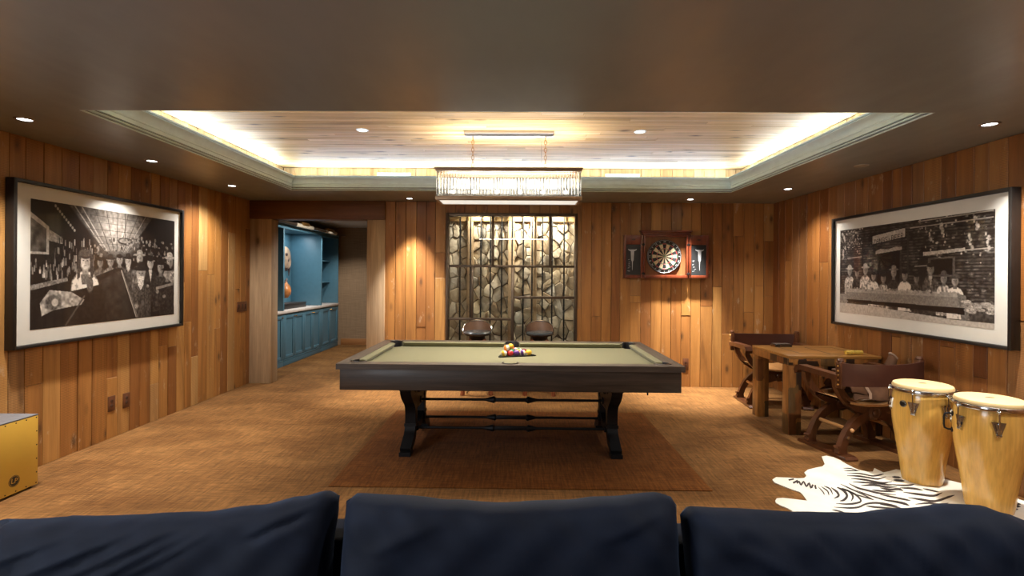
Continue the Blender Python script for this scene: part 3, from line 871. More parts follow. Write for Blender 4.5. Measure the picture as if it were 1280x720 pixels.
mb = MB(); mb.box(1.035, 1.045, -HW+.03, -HW+.045, .578, .60, bev=.002); mb.build('hook', M_IRON, pt)
# iron trestle ends
for sx in (-1, 1):
    X = sx*.853 + .006
    tr = None
    for s in (-1, 1):
        mb = MB()
        pth = [(-.40, .575), (-.395, .54), (-.36, .50), (-.30, .455), (-.245, .41), (-.215, .36), (-.205, .30), (-.205, .215)]
        mb.bar([(X, -s*a, z) for a, z in pth], (1, 0, 0), .088, [.10, .10, .10, .095, .085, .08, .078, .078])
        mb.box(X-.05, X+.05, s*.33, s*.455, .535, .60, bev=.008)
        mb.bar([(X, s*.205, .215), (X, s*.207, .19)], (1, 0, 0), .10, .10)
        mb.bar([(X, s*.208, .20), (X, s*.225, .15), (X, s*.27, .105), (X, s*.335, .080), (X, s*.385, .058), (X, s*.42, .044)], (1, 0, 0), .088, [.085, .085, .08, .068, .056, .05])
        mb.bar([(X, s*.355, .026), (X, s*.455, .026)], (1, 0, 0), .092, .032)
        mb.build('leg', M_IRON, pt)
    mb = MB()
    mb.bar([(X, -.23, .47), (X, -.12, .405), (X, 0, .385), (X, .12, .405), (X, .23, .47)], (1, 0, 0), .078, [.075, .09, .10, .09, .075])
    mb.box(X-.04, X+.04, -.20, .20, .315, .365, bev=.01)
    mb.bar([(X, -.20, .20), (X, -.10, .155), (X, 0, .14), (X, .10, .155), (X, .20, .20)], (1, 0, 0), .07, .06)
    for y in (-.165, .165): mb.cyl((X-.055, y, .165), (X+.055, y, .165), .030, n=16)
    mb.cyl((X-.05, 0, .365), (X+.05, 0, .365), .03, n=16)
    mb.build('cross_brace', M_IRON, pt)
for (y, z) in ((0, .365), (-.165, .162), (.165, .162)):
    mb = MB(); mb.cyl((-.83, y, z), (-.13, y, z), .0115, n=12); mb.cyl((.13, y, z), (.84, y, z), .0115, n=12)
    r_ = mb.build('tie_rod', M_IRON, pt)
    mb = MB()
    rx = Matrix.Rotation(PI/2, 3, 'Y')
    for s in (-1, 1):
        mb.cyl((s*.225, y, z), (s*.15, y, z), .0125, .031, 14); mb.cyl((s*.15, y, z), (s*.135, y, z), .031, .020, 14)
    for dy in (-.014, .014): mb.box(-.14, .14, y+dy-.005, y+dy+.005, z-.014, z+.014, bev=.003)
    mb.build('turnbuckle', M_IRON, r_)

# balls and rack
BR = .0286
RKX, RKY = PTX+.045, PTY+.02
rot = Matrix.Rotation(R(17), 3, 'Z')
rk = thing('ball_rack', 'black triangular rack holding the balls on the pool table', 'ball rack', (RKX, RKY, BZ))
side = 2*BR*5.0
tri = [Vector((-side/2-.032, -.042, 0)), Vector((side/2+.032, -.042, 0)), Vector((0, .042+side*.80+.012, 0))]
pts = []
for i in range(3):
    a, b, c = tri[i-1], tri[i], tri[(i+1) % 3]
    for k in range(6):
        t_ = k/5; p = b + (a-b).normalized()*.03*(1-t_)**2*1.0 + (c-b).normalized()*.03*t_**2
        pts.append(rot @ p)
mb = MB(); k = len(pts)
ctr = sum(pts, Vector())/k
for i in range(k):
    p = pts[i]; o_ = (p-ctr).normalized()
    for (dd, zz) in ((0, .001), (.011, .001), (.011, .011), (0, .011)): mb.v.append(tuple(p+o_*dd+Vector((0, 0, zz))))
for i in range(k):
    j = (i+1) % k
    for q in range(4): mb.f.append([i*4+q, j*4+q, j*4+(q+1) % 4, i*4+(q+1) % 4]); mb.m.append(0); mb.t.append(0)
mb.build('rack_frame', M_RACK, rk)
BC = {'yellow': (.78, .45, .03), 'blue': (.03, .05, .30), 'red': (.60, .03, .03), 'purple': (.10, .03, .20), 'orange': (.80, .22, .03), 'green': (.02, .22, .08), 'maroon': (.22, .015, .02), 'black': (.01, .01, .01)}
BM = {c: plain(c + ' ball resin', v, .12, var=.02, coat=.5) for c, v in BC.items()}
M_BALLW = plain('ivory ball resin', (.80, .76, .64), .12, var=.02, coat=.5)
def ball(c, col, striped, label, rx=0.5, rz=0.3):
    mb = MB(); mb.sphere((0, 0, 0), BR, 22, 14)
    for i, f in enumerate(mb.f):
        zs_ = sum(mb.v[j][2] for j in f)/len(f); xs_ = sum(mb.v[j][0] for j in f)/len(f); ys_ = sum(mb.v[j][1] for j in f)/len(f)
        if striped and abs(zs_) > BR*.52: mb.m[i] = 1
        if xs_ > BR*.93: mb.m[i] = 1
    o = mb.build('pool_ball', [BM[col], M_BALLW], None, c, 180)
    o.rotation_euler = (.25, 1.35, .2*math.sin(rz*5)) if striped else (rx, .4, rz)
    return tag(o, label, 'pool ball', 'pool balls racked on the table')
cols5 = [('yellow', True, 'yellow striped ball at the left end of the front row of racked balls'), ('red', False, 'red ball second from left in the front row of racked balls'),
         ('purple', False, 'dark purple ball in the middle of the front row of racked balls'), ('purple', True, 'purple striped ball in the front row of racked balls beside the yellow one'),
         ('yellow', False, 'plain yellow ball at the right end of the front row of racked balls')]
rows = [cols5,
        [('blue', False, 'blue ball behind the front row at the left of the racked balls'), ('green', False, 'green ball behind the red ball in the rack'), ('orange', False, 'orange ball in the second row of the rack'), ('maroon', False, 'maroon ball in the second row at the right of the rack')],
        [('blue', True, 'blue striped ball in the third row of the rack at the left'), ('black', False, 'black ball in the middle of the rack'), ('green', True, 'green striped ball in the third row of the rack at the right')],
        [('red', True, 'red striped ball in the fourth row of the rack')]]
for r_, row in enumerate(rows):
    for i, (c, st, lab) in enumerate(row):
        p = rot @ Vector((((i-(len(row)-1)/2) + (.5 if len(row) == 1 else 0))*2*BR*1.01, r_*BR*1.76-.004, 0))
        ball((RKX+p.x, RKY+p.y, BZ+BR), c, st, lab, .5+i, .3*r_+i)
for (i, r_, c, st, lab) in ((-1.5, .333, 'orange', True, 'orange striped ball lying on top of the racked balls at the left'), (-.5, 1.667, 'yellow', False, 'bright yellow ball resting highest on top of the racked balls')):
    p = rot @ Vector((i*2*BR*1.01, r_*BR*1.75-.004, 0))
    ball((RKX+p.x, RKY+p.y, BZ+BR+BR*1.64), c, st, lab, 2.2, 1.0)

# ================================================================== FRAMED PICTURES
def noise2(h, w, cell, seed):
    rs = np.random.RandomState(seed); gh, gw = max(2, int(h/cell)+2), max(2, int(w/cell)+2)
    g = rs.rand(gh, gw); ys = np.linspace(0, gh-1.001, h); xs = np.linspace(0, gw-1.001, w)
    y0 = ys.astype(int); x0 = xs.astype(int); fy = (ys-y0)[:, None]; fx = (xs-x0)[None, :]
    return (g[y0][:, x0]*(1-fy)*(1-fx)+g[y0+1][:, x0]*fy*(1-fx)+g[y0][:, x0+1]*(1-fy)*fx+g[y0+1][:, x0+1]*fy*fx)
class Ras:
    def __init__(s, w, h, val):
        s.w, s.h = w, h; s.a = np.full((h, w), float(val)); s.asp = w/h
        s.X, s.Y = np.meshgrid((np.arange(w)+.5)/w, (np.arange(h)+.5)/h); s.k = 0
    def put(s, m, v, tex=0.0, cell=3):
        s.k += 1
        val = v
        if tex: val = v*(1+tex*(noise2(s.h, s.w, cell, s.k)-.5)*2)
        s.a = s.a*(1-m)+val*m
    def poly(s, P, v, tex=0.0, cell=3, op=1.0):
        m = np.zeros_like(s.a, bool); n = len(P); j = n-1
        for i in range(n):
            xi, yi = P[i]; xj, yj = P[j]
            c = ((yi > s.Y) != (yj > s.Y)) & (s.X < (xj-xi)*(s.Y-yi)/((yj-yi) if abs(yj-yi) > 1e-9 else 1e-9)+xi)
            m ^= c; j = i
        s.put(m*op, v, tex, cell)
    def ell(s, cx, cy, rx, ry, v, tex=0.0, cell=3, soft=.15, op=1.0):
        d = np.sqrt(((s.X-cx)/rx)**2+((s.Y-cy)/ry)**2)
        s.put(np.clip((1+soft-d)/(2*soft), 0, 1)*op, v, tex, cell)
    def line(s, p, q, wd, v, op=1.0):
        ax, ay = p[0]*s.asp, p[1]; bx, by = q[0]*s.asp, q[1]
        t = np.clip(((s.X*s.asp-ax)*(bx-ax)+(s.Y-ay)*(by-ay))/((bx-ax)**2+(by-ay)**2+1e-9), 0, 1)
        d = np.hypot(s.X*s.asp-ax-t*(bx-ax), s.Y-ay-t*(by-ay))
        s.put(np.clip((wd-d)/(wd*.5), 0, 1)*op, v)
    def man(s, cx, cy, k, coat=.05, skin=.55, hat=None, beard=None, shirt=None):
        """a plain figure, head centre at cx,cy, k = head height"""
        a = 1/s.asp
        c2 = coat*2.2
        s.ell(cx, cy+1.45*k, .88*k*a, .85*k, c2, .8, 4, .1)
        s.poly([(cx-.88*k*a, cy+3.6*k), (cx-.88*k*a, cy+1.4*k), (cx+.88*k*a, cy+1.4*k), (cx+.88*k*a, cy+3.6*k)], c2, .8, 5)
        for q in (-.55, -.2, .3, .62): s.line((cx+q*k*a, cy+1.0*k), (cx+(q*1.25+.05)*k*a, cy+3.4*k), .035*k, c2*.45, .8)
        s.poly([(cx-.16*k*a, cy+.3*k), (cx+.16*k*a, cy+.3*k), (cx+.22*k*a, cy+.75*k), (cx-.22*k*a, cy+.75*k)], skin*.6, .2)
        s.ell(cx-.35*k*a, cy+2.0*k, .17*k*a, .14*k, skin*.9, .4, 2, .3)
        if shirt: s.poly([(cx-.2*k*a, cy+.6*k), (cx+.2*k*a, cy+.6*k), (cx+.05*k*a, cy+1.7*k)], shirt, .3)
        s.ell(cx, cy, .36*k*a, .48*k, skin, .18, 4); s.ell(cx+.16*k*a, cy+.02*k, .17*k*a, .40*k, skin*.55, .2, 3, .5, .7)
        s.ell(cx-.13*k*a, cy-.05*k, .055*k*a, .035*k, skin*.2, soft=.5); s.ell(cx+.13*k*a, cy-.05*k, .055*k*a, .035*k, skin*.2, soft=.5)
        s.ell(cx, cy+.23*k, .09*k*a, .022*k, skin*.4, soft=.5)
        s.line((cx, cy), (cx+.03*k*a, cy+.13*k), .05*k, skin*.6)
        if beard: s.poly([(cx-.3*k*a, cy+.12*k), (cx+.3*k*a, cy+.12*k), (cx+.22*k*a, cy+.7*k), (cx, cy+1.0*k), (cx-.22*k*a, cy+.7*k)], beard, .5, 2)
        if hat is not None:
            s.ell(cx, cy-.33*k, .68*k*a, .13*k, hat, .3); s.ell(cx, cy-.52*k, .34*k*a, .27*k, hat*1.15, .3)
        else: s.ell(cx, cy-.36*k, .38*k*a, .22*k, .05, .4)

def saloon_picture():
    r = Ras(440, 274, .028)
    # ceiling with receding beams
    r.poly([(.20, 0), (.80, 0), (.60, .36), (.42, .36)], .20, .5, 6)
    r.ell(.52, .20, .12, .17, .50, .3, 6, .6)
    for x in (.2, .235, .28, .36, .44, .52, .60, .68, .74, .80): r.line((x, 0), (.42+.18*(x-.2)/.6, .36), .004 if x > .3 else .007, .55 if x in (.235, .28, .74) else .10)
    for k in range(6): r.line((.20+.036*k, .06*k), (.80-.033*k, .06*k), .002, .07)
    for k in range(10): r.ell(.13+.012*k, .03+.02*k, .006, .012, .6)
    # ring lamp
    r.ell(.575, .265, .055, .032, .03); r.ell(.575, .262, .045, .022, .38); r.line((.575, .0), (.575, .26), .003, .05)
    # picture on the side wall and bottle shelves
    r.poly([(0, .10), (.095, .20), (.095, .42), (0, .42)], .60, .2); r.poly([(0, .14), (.082, .22), (.082, .40), (0, .40)], .16, .8, 8)
    r.poly([(.095, .22), (.17, .28), (.17, .33), (.095, .31)], .45, .4)
    rs = np.random.RandomState(3)
    for k in range(70):
        x = rs.uniform(0, .36); y = .47+.13*rs.rand()-.10*x; h_ = .03+.02*rs.rand()
        r.poly([(x, y), (x+.007, y), (x+.007, y+h_), (x, y+h_)], rs.uniform(.15, .8)); r.ell(x+.0035, y-.008, .003, .014, .4)
    for k in range(40):
        x = rs.uniform(.12, .42); y = rs.uniform(.26, .42); r.poly([(x, y), (x+.006, y), (x+.006, y+.05), (x, y+.05)], rs.uniform(.1, .6))
    r.poly([(0, .66), (.20, .60), (.20, .63), (0, .70)], .40, .5)
    for k in range(120):
        x = rs.uniform(.36, .98); y = rs.uniform(.22, .46); r.ell(x, y, rs.uniform(.003, .011), rs.uniform(.005, .02), rs.uniform(.08, .42), .5, 2)
    # the crowd, far to near
    for (x, y, k, kw) in ((.40, .47, .085, dict(coat=.10, skin=.35)), (.47, .46, .09, dict(coat=.18, skin=.4, hat=.06)), (.535, .44, .095, dict(coat=.05, skin=.5)),
                          (.60, .45, .10, dict(coat=.07, skin=.6, hat=.05, beard=.5)), (.69, .42, .11, dict(coat=.13, skin=.5, hat=.40)), (.78, .46, .115, dict(coat=.04, skin=.6, shirt=.7)),
                          (.955, .44, .13, dict(coat=.22, skin=.5, hat=.55)), (.87, .50, .125, dict(coat=.05, skin=.45, hat=.04)), (.93, .56, .12, dict(coat=.04, skin=.55, hat=.03))):
        r.man(x, y, k, **kw)
    r.man(.70, .57, .155, coat=.07, skin=.55, hat=.05, beard=.75)
    r.poly([(.83, .70), (.985, .66), (.985, .685), (.83, .73)], .42)
    # counter and the figure in a white blouse
    r.poly([(.0, 1.0), (.0, .78), (.30, .63), (.50, .52), (.56, .52), (.68, 1.0)], .045, .35, 10)
    r.poly([(.36, .66), (.53, .54), (.56, .56), (.62, 1.0), (.40, 1.0)], .085, .5, 12)
    r.line((.552, .54), (.675, .985), .012, .30); r.line((.548, .54), (.665, .985), .004, .75)
    r.ell(.305, .49, .050, .135, .10, .5, 3)
    r.man(.305, .465, .15, coat=.66, skin=.74)
    r.poly([(.262, .40), (.285, .385), (.277, .46), (.272, .60), (.254, .62)], .14, .6, 2); r.poly([(.326, .385), (.348, .40), (.356, .60), (.338, .62), (.333, .46)], .11, .6, 2)
    r.ell(.305, .395, .040, .032, .16, .5, 2)
    r.poly([(.275, .575), (.335, .575), (.325, .66), (.285, .66)], .30, .4, 3)
    r.poly([(.20, .72), (.41, .66), (.45, 1.0), (.20, 1.0)], .05, .5, 6)
    r.ell(.335, .66, .022, .07, .24, .5, 2)
    r.poly([(.05, .80), (.10, .70), (.22, .72), (.30, .79), (.28, .83), (.12, .86), (.06, .90)], .60, .5, 5); r.ell(.12, .80, .045, .06, .22, .6, 3); r.ell(.13, .80, .018, .03, .72)
    r.line((.30, .76), (.19, .99), .010, .22)
    r.a *= (.82+.36*noise2(r.h, r.w, 4, 91)); r.a += .012*np.random.RandomState(9).randn(r.h, r.w)
    return r
GLY = {'Z': ('11111', '00010', '00100', '00100', '01000', '10000', '11111'), 'A': ('01110', '10001', '10001', '11111', '10001', '10001', '10001'), 'N': ('10001', '11001', '11001', '10101', '10011', '10011', '10001'),
       'G': ('01110', '10001', '10000', '10111', '10001', '10001', '01110'), 'S': ('01111', '10000', '10000', '01110', '00001', '00001', '11110'), 'B': ('11110', '10001', '10001', '11110', '10001', '10001', '11110'),
       'E': ('11111', '10000', '10000', '11110', '10000', '10000', '11111'), 'R': ('11110', '10001', '10001', '11110', '10100', '10010', '10001'), '-': ('00000', '00000', '00000', '01100', '01100', '00000', '00000')}
def facade_picture():
    r = Ras(520, 260, .07)
    # log courses
    for k in range(30):
        y = k/30*.86
        r.poly([(0, y), (1, y+.004), (1, y+.022), (0, y+.020)], .10+.05*((k*7) % 5)/5, .9, 7)
        r.line((0, y+.025), (1, y+.028), .004, .02)
    r.a *= (.5+1.0*noise2(r.h, r.w, 14, 5))
    rs = np.random.RandomState(8)
    for k in range(330):                         # snow caught on the logs
        side_ = rs.rand() < .55
        x = rs.uniform(.60, 1.0) if side_ else rs.uniform(0, .20); y = rs.uniform(0, .45) if side_ else rs.uniform(0, .30)
        if rs.rand() < (.55 if side_ else .6): r.ell(x, y, rs.uniform(.001, .008), rs.uniform(.002, .012), rs.uniform(.25, .85), .6, 2, .5)
    for (x0, y0, x1, y1) in ((.655, .13, .685, .24), (.73, .08, .755, .20), (.90, .05, .925, .16), (.02, .05, .05, .14), (.04, .22, .03, .36), (.88, .20, .895, .33), (.965, .20, .975, .36), (.11, .03, .16, .06)):
        [r.ell(x0+(x1-x0)*q+rs.uniform(-.008, .008), y0+(y1-y0)*q, rs.uniform(.003, .009), rs.uniform(.008, .02), rs.uniform(.5, .9), .4, 2, .4) for q in (0, .15, .3, .45, .6, .75, .9)]
    for (x0, x1, y) in ((.07, .20, .345), (.55, .99, .075), (.60, .99, .02), (.80, .99, .33)): r.line((x0, y), (x1, y-.01), .006, .6)
    # door, awning, window
    r.poly([(.305, .29), (.495, .26), (.495, .80), (.305, .80)], .11, .4); r.poly([(.32, .31), (.48, .285), (.48, .80), (.32, .80)], .012)
    r.poly([(.305, .285), (.34, .262), (.40, .272), (.45, .250), (.495, .255), (.495, .285), (.305, .315)], .62, .2)
    r.line((.20, .20), (.20, .80), .012, .05); r.line((.535, .10), (.535, .82), .012, .11)
    r.poly([(.66, .385), (.81, .375), (.81, .56), (.66, .56)], .22, .3); r.poly([(.675, .40), (.797, .392), (.797, .545), (.675, .545)], .03)
    r.poly([(.63, .325), (.86, .305), (.86, .335), (.63, .36)], .70, .2)
    r.poly([(.60, .40), (.65, .40), (.65, .80), (.60, .80)], .06); r.line((.58, .46), (.66, .455), .008, .45)
    for k in range(26): r.ell(rs.uniform(.88, .99), rs.uniform(.45, .80), rs.uniform(.003, .014), rs.uniform(.003, .014), rs.uniform(.05, .45), .6, 2, .6)
    # sign board with its lettering
    r.poly([(.275, .105), (.52, .055), (.52, .165), (.275, .215)], .03); r.poly([(.28, .115), (.515, .067), (.515, .155), (.28, .203)], .66, .15)
    txt = 'ZANGS-BEER'
    cw = 11.4
    for i, c in enumerate(txt):
        for gy, rowp in enumerate(GLY[c]):
            for gx, b in enumerate(rowp):
                if b == '1':
                    px = int(151+i*cw+gx*1.75); py = int(.1325*260+gy*2.1-(i*cw)*.048*260/(.235*520)+6)
                    r.a[py:py+2, px:px+2] = .03
    # snow ground, cloth covered table and plain figures behind it
    r.poly([(0, .78), (.15, .76), (.45, .80), (.8, .78), (1, .80), (1, 1), (0, 1)], .14, .7, 5)
    spec = [(.09, .50, .10, dict(coat=.30, skin=.5, hat=.55)), (.155, .52, .095, dict(coat=.06, skin=.45)), (.225, .49, .10, dict(coat=.35, skin=.5, hat=.6)), (.29, .56, .09, dict(coat=.5, skin=.5)),
            (.365, .58, .10, dict(coat=.25, skin=.45)), (.44, .52, .10, dict(coat=.04, skin=.5, hat=.35)), (.515, .55, .10, dict(coat=.70, skin=.5)), (.59, .58, .09, dict(coat=.06, skin=.4)),
            (.675, .49, .105, dict(coat=.10, skin=.5, shirt=.6)), (.75, .58, .095, dict(coat=.30, skin=.5, hat=.2)), (.81, .60, .095, dict(coat=.55, skin=.5, hat=.15))]
    for x, y, k, kw in spec: r.man(x, y, k, **kw)
    r.poly([(.055, .72), (.84, .72), (.865, .84), (.07, .83)], .42, .2, 2); r.poly([(.045, .705), (.83, .705), (.85, .745), (.055, .745)], .55, .15, 3)
    r.poly([(.82, .71), (.865, .73), (.885, 1.0-.06), (.845, .96)], .33, .3)
    r.poly([(.06, .83), (.86, .84), (.86, .90), (.08, .86)], .03, .5)
    for k in range(34): r.ell(rs.uniform(.10, .82), .705+rs.uniform(-.012, .01), .008, .012, rs.uniform(.25, .8))
    for k in range(30): r.ell(rs.uniform(.86, 1.0), rs.uniform(.78, .87), .02, .015, rs.uniform(.3, .75), .5, 2)
    r.poly([(0, .88), (.25, .885), (.40, .905), (.8, .95), (1, .95), (1, 1), (0, 1)], .70, .06, 8)
    r.poly([(0, .77), (.06, .77), (.07, .88), (0, .88)], .45, .2)
    r.a *= (.86+.28*noise2(r.h, r.w, 4, 31)); r.a += .010*np.random.RandomState(4).randn(r.h, r.w)
    return r
def picture(label, xw, sg, ya, yb, z0, z1, iya, iyb, iz0, iz1, ras):
    """ya/iya = the edge at the viewer's left, yb/iyb at the right; sg = direction out of the wall"""
    yc, zc = (ya+yb)/2, (z0+z1)/2
    t = thing('framed_picture', label, 'picture', (xw, yc, zc), 0, 'large framed sepia photographs')
    y0, y1 = min(ya, yb)-yc, max(ya, yb)-yc; Z0, Z1 = z0-zc, z1-zc
    dp = .068; fw = .026
    mb = MB()
    X = lambda d: sg*d
    for (a, b, c, e) in ((y0, y0+fw, Z0, Z1), (y1-fw, y1, Z0, Z1), (y0+fw, y1-fw, Z0, Z0+fw), (y0+fw, y1-fw, Z1-fw, Z1)):
        mb.box(X(.003), X(dp), a, b, c, e, bev=.003)
    mb.build('frame', M_BLACKP, t)
    mb = MB(); mb.box(X(.010), X(.040), y0+fw-.004, y1-fw+.004, Z0+fw-.004, Z1-fw+.004); mb.build('mat_board', M_MAT, t)
    W, H = ras.w, ras.h
    me = bpy.data.meshes.new('print')
    xs = np.linspace(iya-yc, iyb-yc, W); zs_ = np.linspace(iz1-zc, iz0-zc, H)
    co = np.zeros((H, W, 3)); co[..., 0] = X(.0415); co[..., 1] = xs[None, :]; co[..., 2] = zs_[:, None]
    idx = np.arange(H*W).reshape(H, W)
    q = np.stack([idx[:-1, :-1], idx[1:, :-1], idx[1:, 1:], idx[:-1, 1:]], -1).reshape(-1, 4)
    me.from_pydata(co.reshape(-1, 3).tolist(), [], q.tolist())
    v = np.clip(ras.a, .004, .95).reshape(-1)
    c4 = np.ones((H*W, 4), np.float32); v = v**1.5; c4[:, 0] = v*.80+.012; c4[:, 1] = v*.715+.006; c4[:, 2] = v*.635+.004
    at = me.color_attributes.new('print', 'FLOAT_COLOR', 'POINT'); at.data.foreach_set('color', c4.reshape(-1))
    me.materials.append(M_PRINT)
    o = bpy.data.objects.new('print', me); COL.objects.link(o); o.parent = t
    mb = MB(); mb.box(X(.046), X(.049), y0+fw-.004, y1-fw+.004, Z0+fw-.004, Z1-fw+.004); mb.build('glass_pane', M_PICGLASS, t, smooth=0)
    return t
picture('black framed sepia saloon photograph hanging on the left board wall', XL, 1, 3.505, 5.314, .919, 2.143, 3.653, 5.20, 1.048, 2.015, saloon_picture())
picture('black framed sepia log building photograph hanging on the right board wall', XR, -1, 5.425, 3.458, .986, 2.10, 5.317, 3.603, 1.115, 1.968, facade_picture())

# ================================================================== DARTBOARD CABINET
DX, DZ = 1.955, 1.745
dc = thing('dartboard_cabinet', 'open cherry wood dartboard cabinet on the back wall', 'cabinet', (DX, YB-.004, DZ))
# local y: 0 = wall, negative = into the room
bx0, bx1, bz0, bz1, dep = -.293, .297, -.292, .285, .072
mb = MB()
mb.box(bx0, bx1, -.012, -.001, bz0, bz1, 1)
mb.box(bx0, bx0+.022, -dep, -.012, bz0, bz1, 0, .003); mb.box(bx1-.022, bx1, -dep, -.012, bz0, bz1, 0, .003)
mb.box(bx0+.022, bx1-.022, -dep, -.012, bz1-.03, bz1, 0, .003); mb.box(bx0+.022, bx1-.022, -dep, -.012, bz0, bz0+.024, 0, .003)
mb.box(bx0+.022, bx1-.022, -dep-.006, -dep+.012, bz0, bz0+.045, 0, .003)
dcb = mb.build('body', [M_CHERRY, M_CHERRYX], dc)
mb = MB(); mb.box(bx0-.02, bx1+.02, -dep-.02, -.001, bz1, bz1+.022, bev=.005); mb.box(bx0-.032, bx1+.032, -dep-.032, -.001, bz1+.022, bz1+.04, bev=.006); mb.box(bx0-.045, bx1+.045, -dep-.045, -.001, bz1+.04, bz1+.056, bev=.006)
mb.build('crown', M_CHERRY, dc)
for s, x0, x1 in ((-1, bx0-.262, bx0-.008), (1, bx1+.010, bx1+.268)):
    mb = MB(); z0, z1 = bz0+.002, bz1-.004
    mb.box(x0, x1, -.060, -.040, z0, z1, bev=.003)
    for (a, b, c, e) in ((x0, x0+.03, z0, z1), (x1-.03, x1, z0, z1), (x0+.03, x1-.03, z0, z0+.04), (x0+.03, x1-.03, z1-.125, z1)):
        mb.box(a, b, -.073, -.060, c, e, bev=.003)
    mb.box(x0, x1, -.040, -.022, z0, z1, bev=.003)
    dr = mb.build('door', M_CHERRY, dc)
    mb = MB(); mb.box(x0+.032, x1-.032, -.065, -.0595, z0+.042, z1-.128); sb = mb.build('score_board', plain('chalk board', (.012, .013, .014), .55), dr)
    cxx = (x0+x1)/2 + s*.012; zt = z1-.205
    mb = MB(); yy = -.0662
    def flat(P): mb.prism(P, lambda a, b, d: (a, d, b), yy, yy+.001)
    flat([(cxx-.052, zt+.004), (cxx-.058, zt+.022), (cxx-.04, zt+.012), (cxx+.04, zt+.012), (cxx+.058, zt+.022), (cxx+.052, zt+.004), (cxx+.03, zt-.008), (cxx-.03, zt-.008)])
    flat([(cxx-.022, zt-.008), (cxx+.022, zt-.008), (cxx+.017, zt-.128), (cxx+.008, zt-.145), (cxx-.008, zt-.145), (cxx-.017, zt-.128)])
    flat([(cxx-.006, zt-.145), (cxx+.006, zt-.145), (cxx+.002, zt-.262), (cxx-.002, zt-.262)])
    rr = random.Random(7+s)
    for k in range(8):
        a = x0+.04+.03*rr.random(); b = z0+.07+.022*k+.02*rr.random(); L = .012+.02*rr.random()
        flat([(a, b), (a+L, b+.004), (a+L, b+.008), (a, b+.004)])
    mb.build('chalk_dart', plain('pale chalk', (.42, .44, .46), .8), sb, smooth=0)
    mb = MB(); em = (x0+x1)/2
    mb.lathe([(.0001, 0), (.026, 0), (.026, .002), (.0001, .003)], (em, -.073, z1-.062), 20, 0, Matrix.Rotation(PI/2, 3, 'X') @ Matrix.Diagonal((1, .45, 1)))
    mb.build('emblem', plain('dark oval emblem', (.035, .014, .010), .5), dr)
    for z in (z0+.06, z1-.125):
        mb = MB(); hx = bx0-.004 if s < 0 else bx1+.005
        mb.cyl((hx, -.074, z-.018), (hx, -.074, z+.018), .005, n=10); mb.box(hx-.022, hx+.022, -.0745, -.0705, z-.012, z+.012, bev=.001); mb.build('hinge', M_IRON, dc)
# the board itself
db = thing('dartboard', 'round bristle dartboard with numbered ring in the cherry wood cabinet', 'dartboard', (DX-.010, YB-.050, DZ))
RB = .2255
BM_ = [M_BLACKP, plain('cream sisal', (.62, .50, .32), .85, scale=60), plain('black sisal', (.016, .016, .015), .8), plain('red sisal', (.50, .02, .03), .8), plain('green sisal', (.01, .22, .09), .8), M_DULLCHROME]
mb = MB()
rx = Matrix.Rotation(PI/2, 3, 'X')
mb.lathe([(.0001, -.038), (RB, -.038), (RB, -.002), (RB-.004, .0), (.172, .0)], (0, 0, 0), 60, 0, rx)
rings = [(.0065, .016, None), (.016, .099, 0), (.099, .107, 1), (.107, .162, 0), (.162, .170, 1)]
order = [20, 1, 18, 4, 13, 6, 10, 15, 2, 17, 3, 19, 7, 16, 8, 11, 14, 9, 12, 5]
def pol(r, a, y=-.0005): return (r*math.sin(a), y, r*math.cos(a))
for k in range(20):
    a0 = R(18*k-9); 
    for (r0, r1, typ) in rings:
        m = (2 if k % 2 == 0 else 1) if typ == 0 else ((3 if k % 2 == 0 else 4) if typ == 1 else 4)
        n = 3
        for q in range(n):
            b0 = a0+R(18)*q/n; b1 = a0+R(18)*(q+1)/n
            mb.add([pol(r0, b0), pol(r0, b1), pol(r1, b1), pol(r1, b0)], [[0, 1, 2, 3]], m)
mb.add([pol(.0065, R(18*k)) for k in range(20)], [list(range(20))], 3)
o = mb.build('board_face', BM_, db, smooth=20)
mb = MB()
for r in (.0065, .016, .099, .107, .162, .170): mb.tube([pol(r, 2*PI*i/60, -.001) for i in range(60)], .0007, 4, closed=True)
for k in range(20): mb.tube([pol(.016, R(18*k-9), -.001), pol(.172, R(18*k-9), -.001)], .0006, 4)
mb.build('wire', M_DULLCHROME, db)
mb = MB()
mb.tube([pol(.216, 2*PI*i/60, -.002) for i in range(60)], .0012, 5, closed=True)
for k, n_ in enumerate(order):
    a = R(18*k)
    M4 = Matrix.Translation(pol(.195, a, -.0022)) @ Matrix.Rotation(a, 4, 'Y') @ Matrix.Rotation(PI/2, 4, 'X')
    vs, fs = text_mesh(str(n_), .034, M4); mb.add(vs, fs)
mb.build('number_ring', plain('silver numbers', (.55, .57, .58), .35, .3), db, smooth=0, recalc=False)
dcol = [('yellow', (.75, .5, .03)), ('blue', (.06, .10, .5)), ('red', (.6, .04, .03))]
for i, (x, (c, v)) in enumerate(zip((-.13, .03, .15), dcol)):
    t = thing('dart', 'small %s flighted dart lying in the dartboard cabinet tray' % c, 'dart', (DX+x, YB-.045, DZ+bz0+.0305), .06, 'darts in the cabinet tray')
    mb = MB(); mb.cyl((-.035, 0, 0), (.02, 0, 0), .0038, .003, 10); mb.cyl((.02, 0, 0), (.05, 0, 0), .0014, .0006, 8); mb.cyl((-.075, 0, 0), (-.035, 0, 0), .0016, n=8); mb.build('barrel', M_BRASS if i == 1 else M_CHROME, t)
    mb = MB(); mb.box(-.085, -.05, -.001, .001, -.007, .012, bev=.0004); mb.box(-.085, -.05, -.008, .008, -.001, .001, bev=.0004); mb.build('flight', plain(c+' dart flight', v, .4), t)

